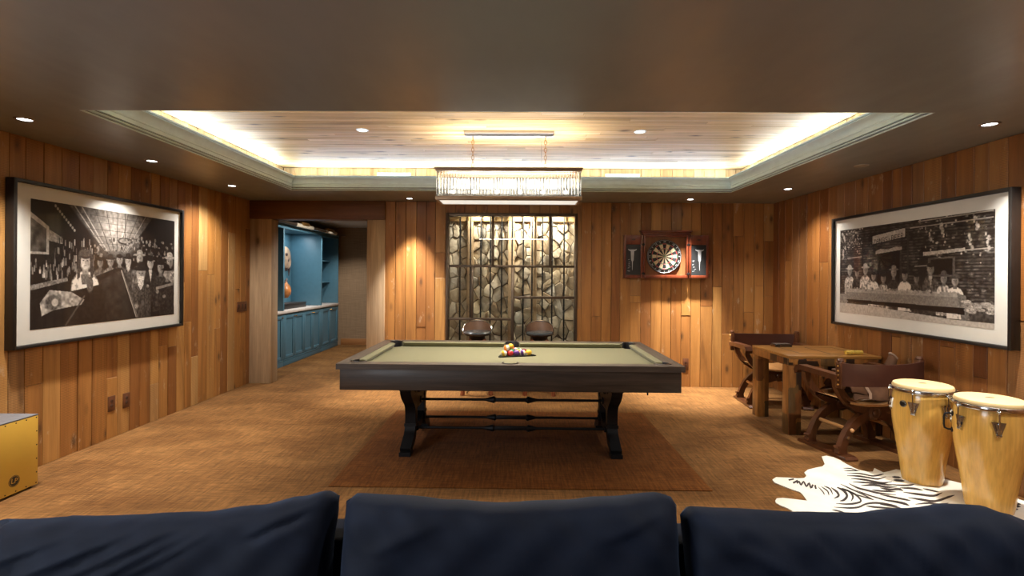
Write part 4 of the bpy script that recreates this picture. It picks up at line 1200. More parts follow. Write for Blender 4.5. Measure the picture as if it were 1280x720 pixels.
# ================================================================== COVER PLATES
def plate(loc, nrm, w, h, label, kind, cat):
    t = thing(kind, label, cat, loc)
    q = Vector(nrm).to_track_quat('Z', 'Y').to_matrix()
    if abs(nrm[0]) > .5: q = Matrix(((0, 0, nrm[0]), (nrm[0], 0, 0), (0, 1, 0)))
    else: q = Matrix(((1, 0, 0), (0, 0, -1), (0, 1, 0)))
    mb = MB(); mb.obox(q @ Vector((0, 0, .003)), (w, h, .006), q, bev=.002) if False else None
    bmx = MB(); bmx.box(-w/2, w/2, -h/2, h/2, 0, .007, bev=.002); bmx.v = [tuple(q @ Vector(v)) for v in bmx.v]; bmx.build('cover_plate', M_BROWNPL, t)
    n = max(1, round(w/.075)) if kind == 'light_switch' else 2
    for k in range(n):
        b2 = MB()
        if kind == 'light_switch':
            cx = (k-(n-1)/2)*w/n; b2.box(cx-.016, cx+.016, -.033, .033, .006, .011, bev=.002)
        else:
            cz = (k-.5)*.042; b2.lathe([(.0001, .009), (.014, .009), (.016, .006)], (0, cz, 0), 16)
        b2.v = [tuple(q @ Vector(v)) for v in b2.v]; b2.build('rocker' if kind == 'light_switch' else 'socket', M_BROWNPLD, t)
plate((XL, 4.448, .308), (1, 0, 0), .08, .135, 'brown wall outlet in the left boards, the nearer of the pair', 'wall_outlet', 'outlet')
plate((XL, 4.62, .297), (1, 0, 0), .08, .135, 'brown wall outlet in the left boards, the farther of the pair', 'wall_outlet', 'outlet')
plate((XL, 6.56, 1.045), (1, 0, 0), .235, .13, 'wide brown switch plate on the left boards beside the doorway', 'light_switch', 'light switch')
plate((2.252, YB, .305), (0, -1, 0), .075, .155, 'brown outlet plate low on the back wall below the dartboard', 'wall_outlet', 'outlet')

# ================================================================== BAR STOOLS
def stool(x, y, rz, label):
    t = thing('bar_stool', label, 'bar stool', (x, y, 0), rz, 'bar stools by the steel window')
    # faces -y (towards the room)
    mb = MB()
    mb.lathe([(.0001, .715), (.09, .712), (.155, .722), (.178, .742), (.180, .755), (.165, .770), (.10, .774), (.0001, .772)], n=36)
    mb.build('seat', M_GREYLEA, t)
    def shell(off, top, r0, zb):
        def f(u, v):
            a = R(-12) + R(204)*u
            s_ = math.sin(PI*min(1, max(0, (u))))
            hgt = (max(0, s_))**.75
            z = zb + (top-zb)*v*hgt
            rr = r0 + .012*v*hgt + off
            return (rr*math.cos(a), rr*math.sin(a), z)
        return f
    mb = MB(); mb.grid(33, 8, shell(.010, .898, .172, .735)); mb.grid(33, 8, shell(.0, .892, .172, .735), flip=True)
    b = mb.build('backrest', M_GREYLEA, t)
    mb = MB(); mb.grid(33, 8, shell(-.002, .886, .170, .765)); mb.build('back_lining', M_STOOLBACK, b)
    mb = MB(); mb.tube([shell(.005, .895, .172, .735)(i/32, 1) for i in range(33)], .007, 8); mb.build('back_rim', M_CHROME, b)
    mb = MB(); mb.cyl((0, 0, .655), (0, 0, .716), .085, .11, 24); mb.build('swivel_plate', M_IRON, t)
    for sx in (-1, 1):
        for sy in (-1, 1):
            mb = MB(); mb.bar([(sx*.075, sy*.075, .665), (sx*.11, sy*.11, .60), (sx*.15, sy*.15, .30), (sx*.175, sy*.175, 0)], (sx, -sy, 0), .036, .04); mb.build('leg', M_REDWOOD, t)
    mb = MB(); mb.tube([(.205*math.cos(2*PI*i/32), .205*math.sin(2*PI*i/32), .27) for i in range(32)], .010, 8, closed=True); mb.build('foot_ring', M_IRON, t)
stool(-.511, 6.36, .06, 'left bar stool with curved low back in front of the steel window')
stool(.275, 6.36, -.05, 'right bar stool with curved low back in front of the steel window')

# ================================================================== GAME TABLE
gt = thing('game_table', 'chunky patchwork timber game table against the right wall', 'table', (2.965, 5.11, 0))
gx, gy = .427, .365
for sx in (-1, 1):
    for sy in (-1, 1):
        mb = MB(); mb.box(sx*gx, sx*(gx-.118), sy*gy, sy*(gy-.118), 0, .645, bev=.004); mb.build('leg', M_PATCH, gt)
mb = MB()
mb.box(-gx, gx, -gy, -gy+.03, .645, .715, bev=.003); mb.box(-gx, gx, gy-.03, gy, .645, .715, bev=.003)
mb.box(-gx, -gx+.03, -gy+.03, gy-.03, .645, .715, bev=.003); mb.box(gx-.03, gx, -gy+.03, gy-.03, .645, .715, bev=.003)
mb.build('apron', M_PATCH, gt)
mb = MB(); mb.box(-gx-.004, gx+.004, -gy-.004, gy+.004, .715, .742, bev=.004); mb.build('tabletop', M_TOPWOOD, gt)
mb = MB()
for (a, b, c, e) in ((-.24, .33, -.235, -.225), (-.24, .33, .225, .235), (-.24, -.23, -.225, .225), (.32, .33, -.225, .225), (.04, .05, -.225, .225)): mb.box(a, b, c, e, .7415, .7435)
mb.build('inlay_lines', M_OAK, gt)
t = thing('game_box', 'small dark wooden box on the far left corner of the game table', 'box', (2.80, 5.39, .742), .15)
mb = MB(); mb.box(-.095, .095, -.045, .045, 0, .020, bev=.004); mb.build('base', M_PATCH, t)
mb = MB(); mb.box(-.09, .085, -.04, .04, .020, .032, bev=.005); mb.build('lid', M_OAK, t)
t = thing('straw_bundle', 'yellow ribbed straw bundle near the front edge of the game table', 'straw bundle', (3.215, 4.86, .742), .1)
mb = MB()
rr = random.Random(2)
for k in range(14):
    a = 2*PI*k/14; yy = .016*math.cos(a); zz = .019+.014*math.sin(a)
    mb.tube([(-.085+.006*rr.random(), yy, zz), (0, yy*1.08, zz), (.085-.006*rr.random(), yy, zz)], .0058, 7)
mb.tube([(-.08, 0, .019), (.08, 0, .019)], .012, 8); mb.build('straws', M_STRAW, t)
for x in (-.045, .0, .045):
    mb = MB(); mb.tube([(x, .0235*math.cos(2*PI*i/20), .020+.0195*math.sin(2*PI*i/20)) for i in range(20)], .0022, 6, closed=True); mb.build('tie', M_STRAW, t)

# ================================================================== X-FRAME ARMCHAIRS
def armchair(loc, rz, label):
    t = thing('x_frame_armchair', label, 'chair', loc, rz, 'x frame armchairs at the game table')
    for sx in (-1, 1):
        mb = MB(); mb.prism([(-.27, 0), (.27, 0), (.27, .014), (.245, .030), (-.245, .030), (-.27, .014)], lambda a, b, d: (d, a, b), sx*.235, sx*.345)
        mb.build('runner', M_MAHOG, t, smooth=20)
    for y in (-.165, .165):
        for sx in (-1, 1):
            mb = MB()
            P = [(.305, .030), (.295, .085), (.272, .15), (.235, .215), (.185, .270), (.125, .312), (.06, .338), (0, .350)]
            mb.bar([(sx*a, y, z) for a, z in P], (0, 1, 0), .050, [.085, .062, .058, .062, .068, .072, .074, .074])
            mb.tube([(sx*.335, y-.025, .085), (sx*.335, y+.025, .085)], .014, 8)
            mb.build('lower_leg', M_MAHOG, t, smooth=30)
            mb = MB()
            P = [(0, .375), (.08, .385), (.17, .412), (.245, .455), (.30, .515), (.338, .585), (.352, .650)]
            mb.bar([(sx*a, y, z) for a, z in P], (0, 1, 0), .046, [.074, .072, .068, .062, .058, .054, .052])
            mb.build('upper_arm_support', M_MAHOG, t, smooth=30)
        mb = MB()
        s_ = -1 if y < 0 else 1
        mb.lathe([(.0001, .040), (.016, .038), (.024, .030), (.034, .030), (.040, .034), (.050, .030), (.062, .026), (.066, .0), (.066, -.03)], (0, y, .362), 28, 0, Matrix.Rotation(-s_*PI/2, 3, 'X'))
        mb.build('hub_boss', M_MAHOG, t)
    mb = MB(); mb.cyl((0, -.15, .362), (0, .15, .362), .030, n=16); mb.build('axle', M_MAHOG, t)
    for sx in (-1, 1):
        mb = MB(); mb.cyl((sx*.225, -.195, .225), (sx*.225, .195, .225), .015, n=12)
        for s_ in (-1, 1): mb.sphere((sx*.225, s_*.197, .225), .017, 10, 8)
        mb.build('stretcher', M_SEATW, t)
        mb = MB()
        for s_ in (-1, 1): mb.cyl((sx*.262, s_*.188, .165), (sx*.262, s_*.197, .165), .013, n=12)
        mb.build('bolt_cap', M_CHROME, t)
    def seat(u, v):
        x = -.27+.54*u; return (x, -.225+.45*v, .470 - .035*(1-(2*u-1)**2) )
    mb = MB(); mb.grid(13, 9, seat); mb.grid(13, 9, lambda u, v: tuple(Vector(seat(u, v))-Vector((0, 0, .018))), flip=True)
    mb.grid(13, 2, lambda u, v: tuple(Vector(seat(u, 0))-Vector((0, 0, .018*v)))); mb.grid(13, 2, lambda u, v: tuple(Vector(seat(u, 1))-Vector((0, 0, .018*v))))
    mb.build('seat', M_SEATW, t)
    for sx in (-1, 1):
        mb = MB(); mb.bar([(sx*.372, -.235, .668), (sx*.366, -.10, .672), (sx*.356, .08, .676), (sx*.352, .20, .680), (sx*.352, .232, .670), (sx*.352, .246, .645), (sx*.352, .238, .622)], (1, 0, 0), .078, [.046, .046, .044, .044, .046, .044, .034])
        mb.build('armrest', M_SEATW if False else M_MAHOG, t, smooth=40)
        mb = MB(); mb.box(sx*.352, sx*.394, -.265, -.205, .585, .800, bev=.006); mb.lathe([(.0001, .03), (.022, .028), (.028, .012), (.024, 0)], (sx*.373, -.235, .797), 14)
        ps = mb.build('back_post', M_MAHOG, t)
        for k in range(5):
            mb = MB(); mb.sphere((sx*.3955, -.235, .615+.037*k), .0085, 10, 8); mb.build('stud', M_BRASS, ps)
    def band(off):
        def f(u, v):
            x = -.385+.77*u; q = 1-(2*u-1)**2
            return (x*(1-.0*q), -.262-.075*q+off, .605+.185*v - .012*q*(v-.2))
        return f
    mb = MB(); mb.grid(25, 5, band(-.006)); mb.grid(25, 5, band(.006), flip=True)
    for vv in (0, 1): mb.grid(25, 2, lambda u, v: (band(0)(u, vv)[0], band(-.006+.012*v)(u, vv)[1], band(0)(u, vv)[2]))
    mb.build('backrest', M_BACKLEATHER, t)
armchair((2.925, 4.39, 0), R(10.5), 'mahogany x frame armchair with its leather back towards us in front of the game table')
armchair((2.97, 5.92, 0), R(175), 'mahogany x frame armchair facing us behind the game table')

# saddle thrown on the near chair
sd = thing('leather_saddle', 'worn brown leather saddle lying on the armchair in front of the game table', 'saddle', (2.98, 4.43, .455), R(8))
def sad(off, wid=1.0, drop=1.0):
    def f(u, v):
        s_ = 2*v-1; x = -.21+.50*u
        z = .085 + .06*math.cos(PI*1.2*u) + (.315*max(0, (u-.62)/.38)**1.6)
        wdt = .15*wid*(1-.86*max(0, (u-.62)/.38)**1.2)
        y = wdt*math.sin(s_*1.45)
        z -= drop*(.10*(1-math.cos(s_*1.5)))*(1-.5*max(0, (u-.75)/.25))
        return (x + .05*max(0, (u-.8)/.2)*abs(s_), y + off*math.sin(s_*1.4), z + off)
    return f
mb = MB(); mb.grid(26, 17, sad(.012)); mb.grid(26, 17, sad(0), flip=True); mb.build('saddle_seat', M_SADDLE, sd)
mb = MB(); mb.tube([sad(.008)(1, j/16) for j in range(17)], .010, 8); mb.build('cantle_edge', M_SADDLEEDGE, sd)
mb = MB()
mb.tube([(-.20, 0, .15), (-.23, 0, .19), (-.235, 0, .215)], [.030, .020, .024], 12); mb.sphere((-.235, 0, .222), .028, 14, 8, sc=(1, 1, .5)); mb.build('horn', M_SADDLE, sd)
rr = random.Random(6)
for s_ in (-1, 1):
    def skirt(off):
        return lambda u, v: (-.20+.40*u+.02*math.sin(5*v), s_*(.075+.125*v+.012*math.sin(9*u+3*v))+off*s_, .11-.105*v**.8+.012*math.sin(7*u)*v)
    mb = MB(); mb.grid(18, 10, skirt(.005)); mb.grid(18, 10, skirt(-.002), flip=True); mb.build('skirt', M_SADDLE, sd)
    mb = MB(); mb.bar([(-.03, s_*.10, .10), (-.05, s_*.17, .05), (-.08, s_*.205, .014), (-.16, s_*.21, .010)], (1, .2, 0), .03, .006); mb.build('strap', M_SADDLEEDGE, sd)

# ================================================================== CONGAS, HIDE, DRUM BOX
def conga(x, y, lug0, badge_a, handle_a, label):
    t = thing('conga_drum', label, 'conga drum', (x, y, .008), 0, 'honey coloured conga drums')
    P = [(.118, 0), (.124, .03), (.134, .12), (.149, .22), (.166, .33), (.179, .43), (.184, .49), (.183, .55), (.178, .61), (.172, .655), (.168, .665)]
    mb = MB(); mb.lathe(P + [(.150, .665), (.15, .40), (.10, .02), (.10, 0)], n=64, closed=True); mb.build('shell', M_STAVE, t)
    mb = MB(); mb.lathe([(.174, .655), (.179, .668), (.180, .684), (.174, .698), (.160, .704), (.12, .7045), (.0001, .7045)], n=64); hd_ = mb.build('drum_head', M_HEAD, t)
    mb = MB(); mb.lathe([(.0001, .0), (.020, 0), (.022, -.001)], (.0, .0, .7056), 20, rot=Matrix.Diagonal((1.3, .8, 1))); mb.build('head_mark', plain('brown printed mark', (.20, .12, .06), .6), hd_)
    mb = MB(); mb.lathe([(.180, .648), (.191, .650), (.194, .660), (.190, .672), (.182, .676), (.181, .66)], n=64, closed=True); mb.build('tension_rim', M_CHROME, t)
    def rad(z):
        for (r0, z0), (r1, z1) in zip(P[:-1], P[1:]):
            if z0 <= z <= z1: return r0+(r1-r0)*(z-z0)/(z1-z0)
        return .18
    for k in range(6):
        a = R(lug0+60*k); rm = Matrix.Rotation(a, 3, 'Z')
        L = MB(); d = lambda r, s_, z: rm @ Vector((r, s_, z))
        rp = rad(.55)
        tri = [(-.034, .588), (.034, .588), (.010, .502), (-.010, .502)]
        L.prism(tri, lambda a_, b_, q: d(rad(b_)+q, a_, b_), -.001, .007)
        tri2 = [(-.018, .578), (.018, .578), (.007, .515), (-.007, .515)]
        L.prism(tri2, lambda a_, b_, q: d(rad(b_)+q, a_, b_), .006, .016)
        for z in (.560, .538, .508): L.cyl(d(rad(z)+.004, -.013, z), d(rad(z)+.004, .013, z), .011, n=10)
        lug = L.build('lug', M_CHROME, t)
        L = MB(); L.tube([d(.200, 0, .535), d(.200, 0, .640), d(.203, 0, .660), d(.196, 0, .674), d(.188, 0, .672)], .0048, 8); L.sphere(d(.199, 0, .652), .011, 12, 8); L.cyl(d(.197, 0, .528), d(.197, 0, .548), .010, n=8)
        L.build('tension_rod', M_CHROME, lug)
    if badge_a is not None:
        a = R(badge_a); z = .565; rm = Matrix.Rotation(a, 3, 'Z') @ Matrix.Rotation(PI/2, 3, 'Y')
        c = Vector((math.cos(a), math.sin(a), 0))*(rad(z)+.001)+Vector((0, 0, z))
        L = MB(); L.lathe([(.0001, .003), (.021, .003), (.024, .001), (.024, -.004)], c, 26, 0, rm); bd = L.build('badge', M_BLACKP, t)
        fr = Matrix.Translation(c+c.normalized()*0+Vector((math.cos(a), math.sin(a), 0))*.0036) @ Matrix.Rotation(a+PI/2, 4, 'Z') @ Matrix.Rotation(PI/2, 4, 'X')
        L = MB(); vs, fs = text_mesh('LP', .030, fr); L.add(vs, fs)
        L.lathe([(.019, .0032), (.0205, .0036), (.0215, .0030)], c, 26, 0, rm); L.build('badge_lettering', M_CHROME, bd, smooth=0, recalc=False)
    if handle_a is not None:
        a = R(handle_a); rm = Matrix.Rotation(a, 3, 'Z'); d = lambda r, z: rm @ Vector((r, 0, z))
        L = MB(); L.tube([d(.178, .575), d(.205, .577), d(.222, .570), d(.226, .55), d(.226, .50), d(.222, .478), d(.205, .470), d(.178, .472)], .006, 8)
        for z in (.575, .471): L.cyl(d(rad(z)-.003, z), d(rad(z)+.006, z), .016, n=14)
        L.build('side_handle', M_IRON, t)
    for k in range(0):
        pass
conga(2.945, 3.70, 216, 195, None, 'honey maple conga drum with round black badge, the farther of the two')
conga(3.03, 3.27, 240, None, 150, 'honey maple conga drum with side handle, the nearer of the two')

HIDE_EDGE=[(1.855,3.680),(1.904,3.725),(1.989,3.720),(2.052,3.708),(2.103,3.716),(2.142,3.754),(2.166,3.823),(2.225,3.880),(2.311,3.922),(2.376,3.949),(2.426,4.000),(2.473,4.105),(2.502,4.169),(2.553,4.189),(2.590,4.154),(2.602,4.092),(2.598,4.005),(2.604,3.939),(2.616,3.884),(2.656,3.853),(2.699,3.855),(2.762,3.928),(2.765,3.888),(2.768,3.841),(2.834,3.867),(2.913,3.908),(2.976,3.871),(3.067,3.797),(3.137,3.725),(3.175,3.669),(3.266,3.563),(3.339,3.438),(3.365,3.332),(3.364,3.231),(3.150,3.071),(2.823,2.977),(2.469,2.941),(2.096,2.931),(1.798,2.969),(1.731,3.073),(1.734,3.176),(1.731,3.198),(1.723,3.230),(1.700,3.263),(1.689,3.303),(1.699,3.332),(1.728,3.369),(1.769,3.376),(1.816,3.365),(1.870,3.349),(1.911,3.338),(1.934,3.435),(1.939,3.473),(1.905,3.511),(1.877,3.563),(1.844,3.630)]
HIDE_STRIPES=[
[1.961,3.659,1.974,3.687,1.973,3.663,1.986,3.692,1.985,3.668,1.999,3.697,1.998,3.673,2.011,3.702,2.010,3.678,2.024,3.707],
[1.966,3.604,1.977,3.637,1.981,3.615,1.992,3.648,1.996,3.627,2.007,3.659,2.011,3.638,2.022,3.671,2.026,3.649,2.037,3.682],
[1.995,3.603,1.995,3.621,2.008,3.619,2.008,3.637,2.019,3.632,2.024,3.655,2.019,3.635,2.040,3.662,2.014,3.623,2.033,3.637,2.003,3.594,2.022,3.609,2.002,3.572,2.017,3.602,2.025,3.596,2.023,3.612,2.048,3.626,2.047,3.643,2.052,3.634,2.072,3.664,2.046,3.618,2.065,3.633,2.031,3.578,2.050,3.593,2.024,3.548,2.044,3.577,2.049,3.569,2.048,3.585,2.073,3.601,2.071,3.616,2.076,3.609,2.097,3.638,2.069,3.595,2.087,3.606,2.051,3.556,2.068,3.566,2.041,3.526,2.062,3.551,2.062,3.539,2.061,3.555,2.083,3.567,2.078,3.579,2.102,3.592,2.098,3.604],
[2.101,3.586,2.118,3.594,2.092,3.569,2.110,3.577,2.084,3.552,2.101,3.560,2.076,3.535,2.093,3.543,2.068,3.519,2.085,3.526],
[2.114,3.563,2.117,3.567,2.104,3.528,2.114,3.538,2.096,3.495,2.109,3.508,2.090,3.469,2.103,3.480,2.084,3.451,2.096,3.460,2.079,3.439,2.088,3.444,2.076,3.426,2.079,3.428],
[2.135,3.563,2.139,3.568,2.132,3.533,2.145,3.548,2.131,3.507,2.148,3.525,2.129,3.484,2.145,3.499,2.121,3.463,2.135,3.472,2.111,3.442,2.120,3.445,2.102,3.420,2.105,3.421],
[2.161,3.572,2.165,3.578,2.162,3.551,2.176,3.569,2.166,3.534,2.184,3.557,2.166,3.516,2.184,3.534,2.157,3.490,2.173,3.502,2.145,3.459,2.156,3.466,2.134,3.428,2.137,3.430],
[2.194,3.547,2.201,3.555,2.188,3.516,2.205,3.535,2.183,3.487,2.209,3.515,2.179,3.465,2.207,3.490,2.173,3.445,2.198,3.464,2.166,3.430,2.186,3.436,2.162,3.422,2.165,3.406,2.152,3.413,2.142,3.386,2.132,3.396,2.124,3.378,2.110,3.379,2.107,3.371],
[2.236,3.547,2.244,3.557,2.237,3.524,2.253,3.543,2.239,3.502,2.263,3.530,2.236,3.479,2.268,3.511,2.231,3.457,2.261,3.482,2.222,3.433,2.248,3.450,2.213,3.416,2.229,3.415,2.201,3.402,2.203,3.382,2.183,3.384,2.178,3.357,2.167,3.370,2.155,3.338,2.154,3.359,2.141,3.332,2.142,3.351,2.131,3.332,2.128,3.343,2.122,3.333],
[2.266,3.540,2.273,3.548,2.268,3.514,2.283,3.533,2.270,3.489,2.294,3.516,2.270,3.467,2.296,3.493,2.264,3.444,2.289,3.465,2.255,3.421,2.276,3.434,2.244,3.400,2.259,3.402,2.231,3.383,2.236,3.373,2.213,3.359,2.214,3.351,2.193,3.335,2.193,3.331],
[2.512,3.914,2.516,3.919,2.528,3.906,2.540,3.923,2.546,3.902,2.561,3.925,2.562,3.897,2.578,3.919,2.573,3.886,2.590,3.908,2.583,3.875,2.596,3.891,2.595,3.867,2.600,3.872],
[2.488,3.863,2.491,3.869,2.512,3.854,2.527,3.877,2.542,3.854,2.557,3.876,2.572,3.853,2.587,3.875,2.607,3.861,2.611,3.866],
[2.479,3.814,2.483,3.821,2.508,3.810,2.517,3.823,2.537,3.805,2.551,3.826,2.563,3.797,2.583,3.824,2.586,3.782,2.607,3.809,2.607,3.763,2.627,3.789,2.629,3.752,2.648,3.779,2.657,3.758,2.674,3.784,2.687,3.771,2.703,3.797,2.711,3.783,2.727,3.809,2.726,3.791,2.739,3.811,2.736,3.797,2.745,3.810,2.746,3.803,2.751,3.810],
[2.447,3.765,2.452,3.773,2.470,3.759,2.481,3.775,2.494,3.754,2.510,3.778,2.515,3.746,2.537,3.778,2.534,3.739,2.557,3.771,2.552,3.730,2.575,3.761,2.570,3.721,2.593,3.752,2.587,3.709,2.610,3.740,2.604,3.698,2.627,3.729,2.626,3.695,2.647,3.726,2.657,3.710,2.671,3.732,2.692,3.732,2.700,3.747,2.727,3.755,2.731,3.763],
[2.440,3.709,2.446,3.718,2.463,3.700,2.475,3.718,2.486,3.691,2.505,3.718,2.506,3.680,2.532,3.716,2.526,3.670,2.553,3.705,2.544,3.658,2.571,3.693,2.561,3.647,2.588,3.681,2.576,3.636,2.603,3.670,2.590,3.626,2.617,3.661,2.609,3.622,2.634,3.657,2.638,3.632,2.655,3.658,2.671,3.648,2.682,3.665,2.703,3.664,2.709,3.672],
[2.413,3.647,2.418,3.654,2.435,3.641,2.445,3.656,2.456,3.636,2.472,3.658,2.479,3.629,2.500,3.659,2.509,3.625,2.530,3.655,2.540,3.620,2.562,3.650,2.568,3.615,2.590,3.644,2.588,3.607,2.611,3.637,2.605,3.599,2.628,3.628,2.623,3.594,2.645,3.623,2.646,3.598,2.662,3.620,2.670,3.605,2.680,3.620,2.693,3.612,2.698,3.619],
[2.430,3.586,2.435,3.595,2.460,3.586,2.474,3.607,2.490,3.585,2.512,3.618,2.518,3.584,2.545,3.620,2.540,3.576,2.568,3.611,2.559,3.562,2.586,3.598,2.579,3.553,2.606,3.588,2.605,3.552,2.629,3.585,2.637,3.560,2.652,3.581,2.668,3.568,2.674,3.577],
[2.366,3.619,2.373,3.627,2.366,3.589,2.379,3.604,2.366,3.559,2.386,3.581,2.370,3.532,2.395,3.563,2.382,3.516,2.407,3.548,2.397,3.504,2.422,3.536,2.412,3.492,2.437,3.524,2.423,3.479,2.449,3.510,2.435,3.466,2.460,3.497,2.453,3.454,2.478,3.485,2.486,3.447,2.504,3.471,2.524,3.442,2.536,3.458,2.563,3.437,2.569,3.445],
[2.455,3.514,2.461,3.521,2.466,3.502,2.482,3.523,2.479,3.493,2.500,3.521,2.499,3.488,2.520,3.516,2.527,3.484,2.548,3.512,2.562,3.483,2.577,3.504,2.599,3.486,2.604,3.493],
[2.300,3.610,2.305,3.615,2.304,3.578,2.314,3.591,2.307,3.547,2.324,3.567,2.313,3.519,2.331,3.540,2.321,3.493,2.338,3.514,2.328,3.467,2.346,3.488,2.335,3.440,2.353,3.460,2.342,3.411,2.358,3.430,2.351,3.384,2.361,3.395,2.359,3.357,2.364,3.362],
[2.287,3.446,2.291,3.451,2.295,3.425,2.308,3.441,2.305,3.408,2.322,3.429,2.317,3.393,2.334,3.414,2.329,3.378,2.346,3.399,2.343,3.366,2.356,3.382,2.359,3.357,2.364,3.362],
[2.344,3.511,2.348,3.517,2.350,3.481,2.360,3.493,2.355,3.451,2.371,3.470,2.366,3.425,2.383,3.446,2.382,3.401,2.399,3.422,2.400,3.379,2.417,3.400,2.418,3.358,2.436,3.379,2.437,3.341,2.453,3.360,2.459,3.329,2.469,3.341,2.480,3.316,2.484,3.321],
[2.242,3.556,2.248,3.564,2.252,3.532,2.263,3.545,2.263,3.508,2.277,3.526,2.270,3.485,2.289,3.507,2.276,3.463,2.298,3.489,2.280,3.442,2.304,3.470,2.280,3.421,2.305,3.446,2.276,3.392,2.299,3.414,2.267,3.361,2.289,3.378,2.259,3.343,2.270,3.341,2.251,3.337,2.241,3.312,2.231,3.327,2.215,3.299,2.208,3.318,2.192,3.290,2.187,3.312,2.170,3.283,2.164,3.307,2.148,3.281,2.141,3.303,2.128,3.281,2.120,3.302,2.109,3.285,2.099,3.303,2.091,3.291,2.078,3.304,2.073,3.297],
[2.027,3.244,2.032,3.250,2.048,3.238,2.056,3.249,2.070,3.232,2.081,3.248,2.093,3.228,2.106,3.248,2.118,3.225,2.134,3.251,2.145,3.227,2.162,3.254,2.174,3.234,2.189,3.261,2.204,3.250,2.216,3.275,2.233,3.270,2.245,3.295,2.260,3.285,2.275,3.312,2.285,3.294,2.303,3.322,2.310,3.299,2.329,3.328,2.333,3.301,2.354,3.330,2.357,3.298,2.378,3.327,2.380,3.294,2.400,3.320,2.401,3.289,2.418,3.310,2.418,3.284,2.432,3.300,2.432,3.278,2.442,3.289,2.447,3.272,2.452,3.279],
[2.245,3.266,2.250,3.273,2.259,3.253,2.275,3.273,2.276,3.243,2.297,3.270,2.300,3.237,2.321,3.264,2.333,3.233,2.353,3.260,2.372,3.233,2.388,3.253,2.414,3.236,2.419,3.243],
[1.992,3.208,1.996,3.213,1.998,3.198,2.008,3.212,2.006,3.191,2.020,3.210,2.015,3.186,2.029,3.204,2.024,3.179,2.037,3.198,2.033,3.175,2.044,3.189,2.045,3.173,2.049,3.178],
[2.767,3.749,2.774,3.759,2.770,3.732,2.800,3.771,2.784,3.730,2.813,3.768,2.797,3.727,2.827,3.766,2.822,3.739,2.830,3.749],
[2.734,3.692,2.742,3.703,2.738,3.672,2.772,3.715,2.755,3.668,2.789,3.711,2.772,3.664,2.806,3.707,2.801,3.676,2.810,3.687],
[2.653,3.605,2.659,3.614,2.687,3.594,2.706,3.618,2.724,3.586,2.749,3.619,2.759,3.586,2.783,3.619,2.784,3.592,2.806,3.624,2.806,3.605,2.821,3.628,2.829,3.621,2.834,3.629],
[2.675,3.554,2.682,3.563,2.699,3.544,2.719,3.570,2.726,3.538,2.754,3.573,2.751,3.534,2.780,3.569,2.769,3.526,2.798,3.560,2.786,3.520,2.808,3.546,2.807,3.518,2.814,3.527],
[2.647,3.484,2.654,3.493,2.671,3.465,2.689,3.487,2.696,3.446,2.724,3.480,2.723,3.434,2.754,3.471,2.748,3.425,2.779,3.461,2.773,3.417,2.804,3.454,2.801,3.418,2.829,3.454,2.835,3.431,2.857,3.463,2.873,3.457,2.886,3.477,2.911,3.482,2.917,3.491],
[2.614,3.398,2.621,3.407,2.630,3.385,2.645,3.402,2.646,3.372,2.668,3.398,2.663,3.359,2.693,3.394,2.685,3.347,2.715,3.382,2.708,3.335,2.738,3.370,2.740,3.334,2.767,3.369,2.788,3.351,2.811,3.385,2.842,3.379,2.865,3.412,2.887,3.402,2.911,3.436,2.918,3.419,2.937,3.445,2.940,3.432,2.953,3.450,2.962,3.445,2.969,3.454],
[2.586,3.299,2.591,3.306,2.619,3.303,2.630,3.318,2.651,3.306,2.670,3.331,2.680,3.309,2.702,3.337,2.699,3.305,2.723,3.332,2.712,3.297,2.736,3.324,2.730,3.293,2.752,3.320,2.756,3.298,2.775,3.323,2.787,3.311,2.799,3.326,2.818,3.323,2.823,3.330],
[2.536,3.550,2.544,3.560,2.545,3.532,2.564,3.555,2.555,3.514,2.584,3.551,2.572,3.506,2.602,3.546,2.596,3.509,2.624,3.548,2.621,3.516,2.649,3.556,2.639,3.518,2.670,3.558,2.647,3.514,2.678,3.549,2.654,3.509,2.674,3.530,2.661,3.504,2.670,3.513],
[2.459,3.441,2.464,3.448,2.473,3.424,2.487,3.441,2.488,3.407,2.509,3.434,2.505,3.394,2.529,3.423,2.525,3.382,2.548,3.410,2.544,3.370,2.567,3.398,2.560,3.359,2.583,3.387,2.571,3.354,2.593,3.379,2.583,3.353,2.597,3.369,2.595,3.352,2.601,3.359],
[2.446,3.356,2.453,3.365,2.462,3.333,2.484,3.359,2.481,3.314,2.510,3.349,2.499,3.301,2.528,3.335,2.509,3.289,2.539,3.323,2.518,3.282,2.541,3.307,2.531,3.280,2.538,3.288],
[2.353,3.292,2.359,3.300,2.368,3.277,2.386,3.299,2.386,3.266,2.410,3.295,2.405,3.257,2.428,3.286,2.419,3.247,2.443,3.276,2.433,3.240,2.451,3.261,2.451,3.235,2.457,3.242],
[3.229,3.333,3.238,3.342,3.228,3.316,3.264,3.351,3.240,3.312,3.276,3.347,3.251,3.308,3.288,3.343,3.277,3.317,3.286,3.326],
[3.191,3.297,3.200,3.306,3.190,3.281,3.226,3.315,3.203,3.277,3.238,3.311,3.216,3.273,3.251,3.307,3.242,3.282,3.251,3.290],
[3.141,3.254,3.149,3.262,3.140,3.238,3.174,3.272,3.152,3.236,3.186,3.269,3.164,3.233,3.198,3.267,3.188,3.243,3.197,3.251],
[2.832,3.550,2.838,3.557,2.838,3.525,2.863,3.553,2.854,3.510,2.879,3.538,2.869,3.496,2.894,3.523,2.894,3.492,2.900,3.499]]

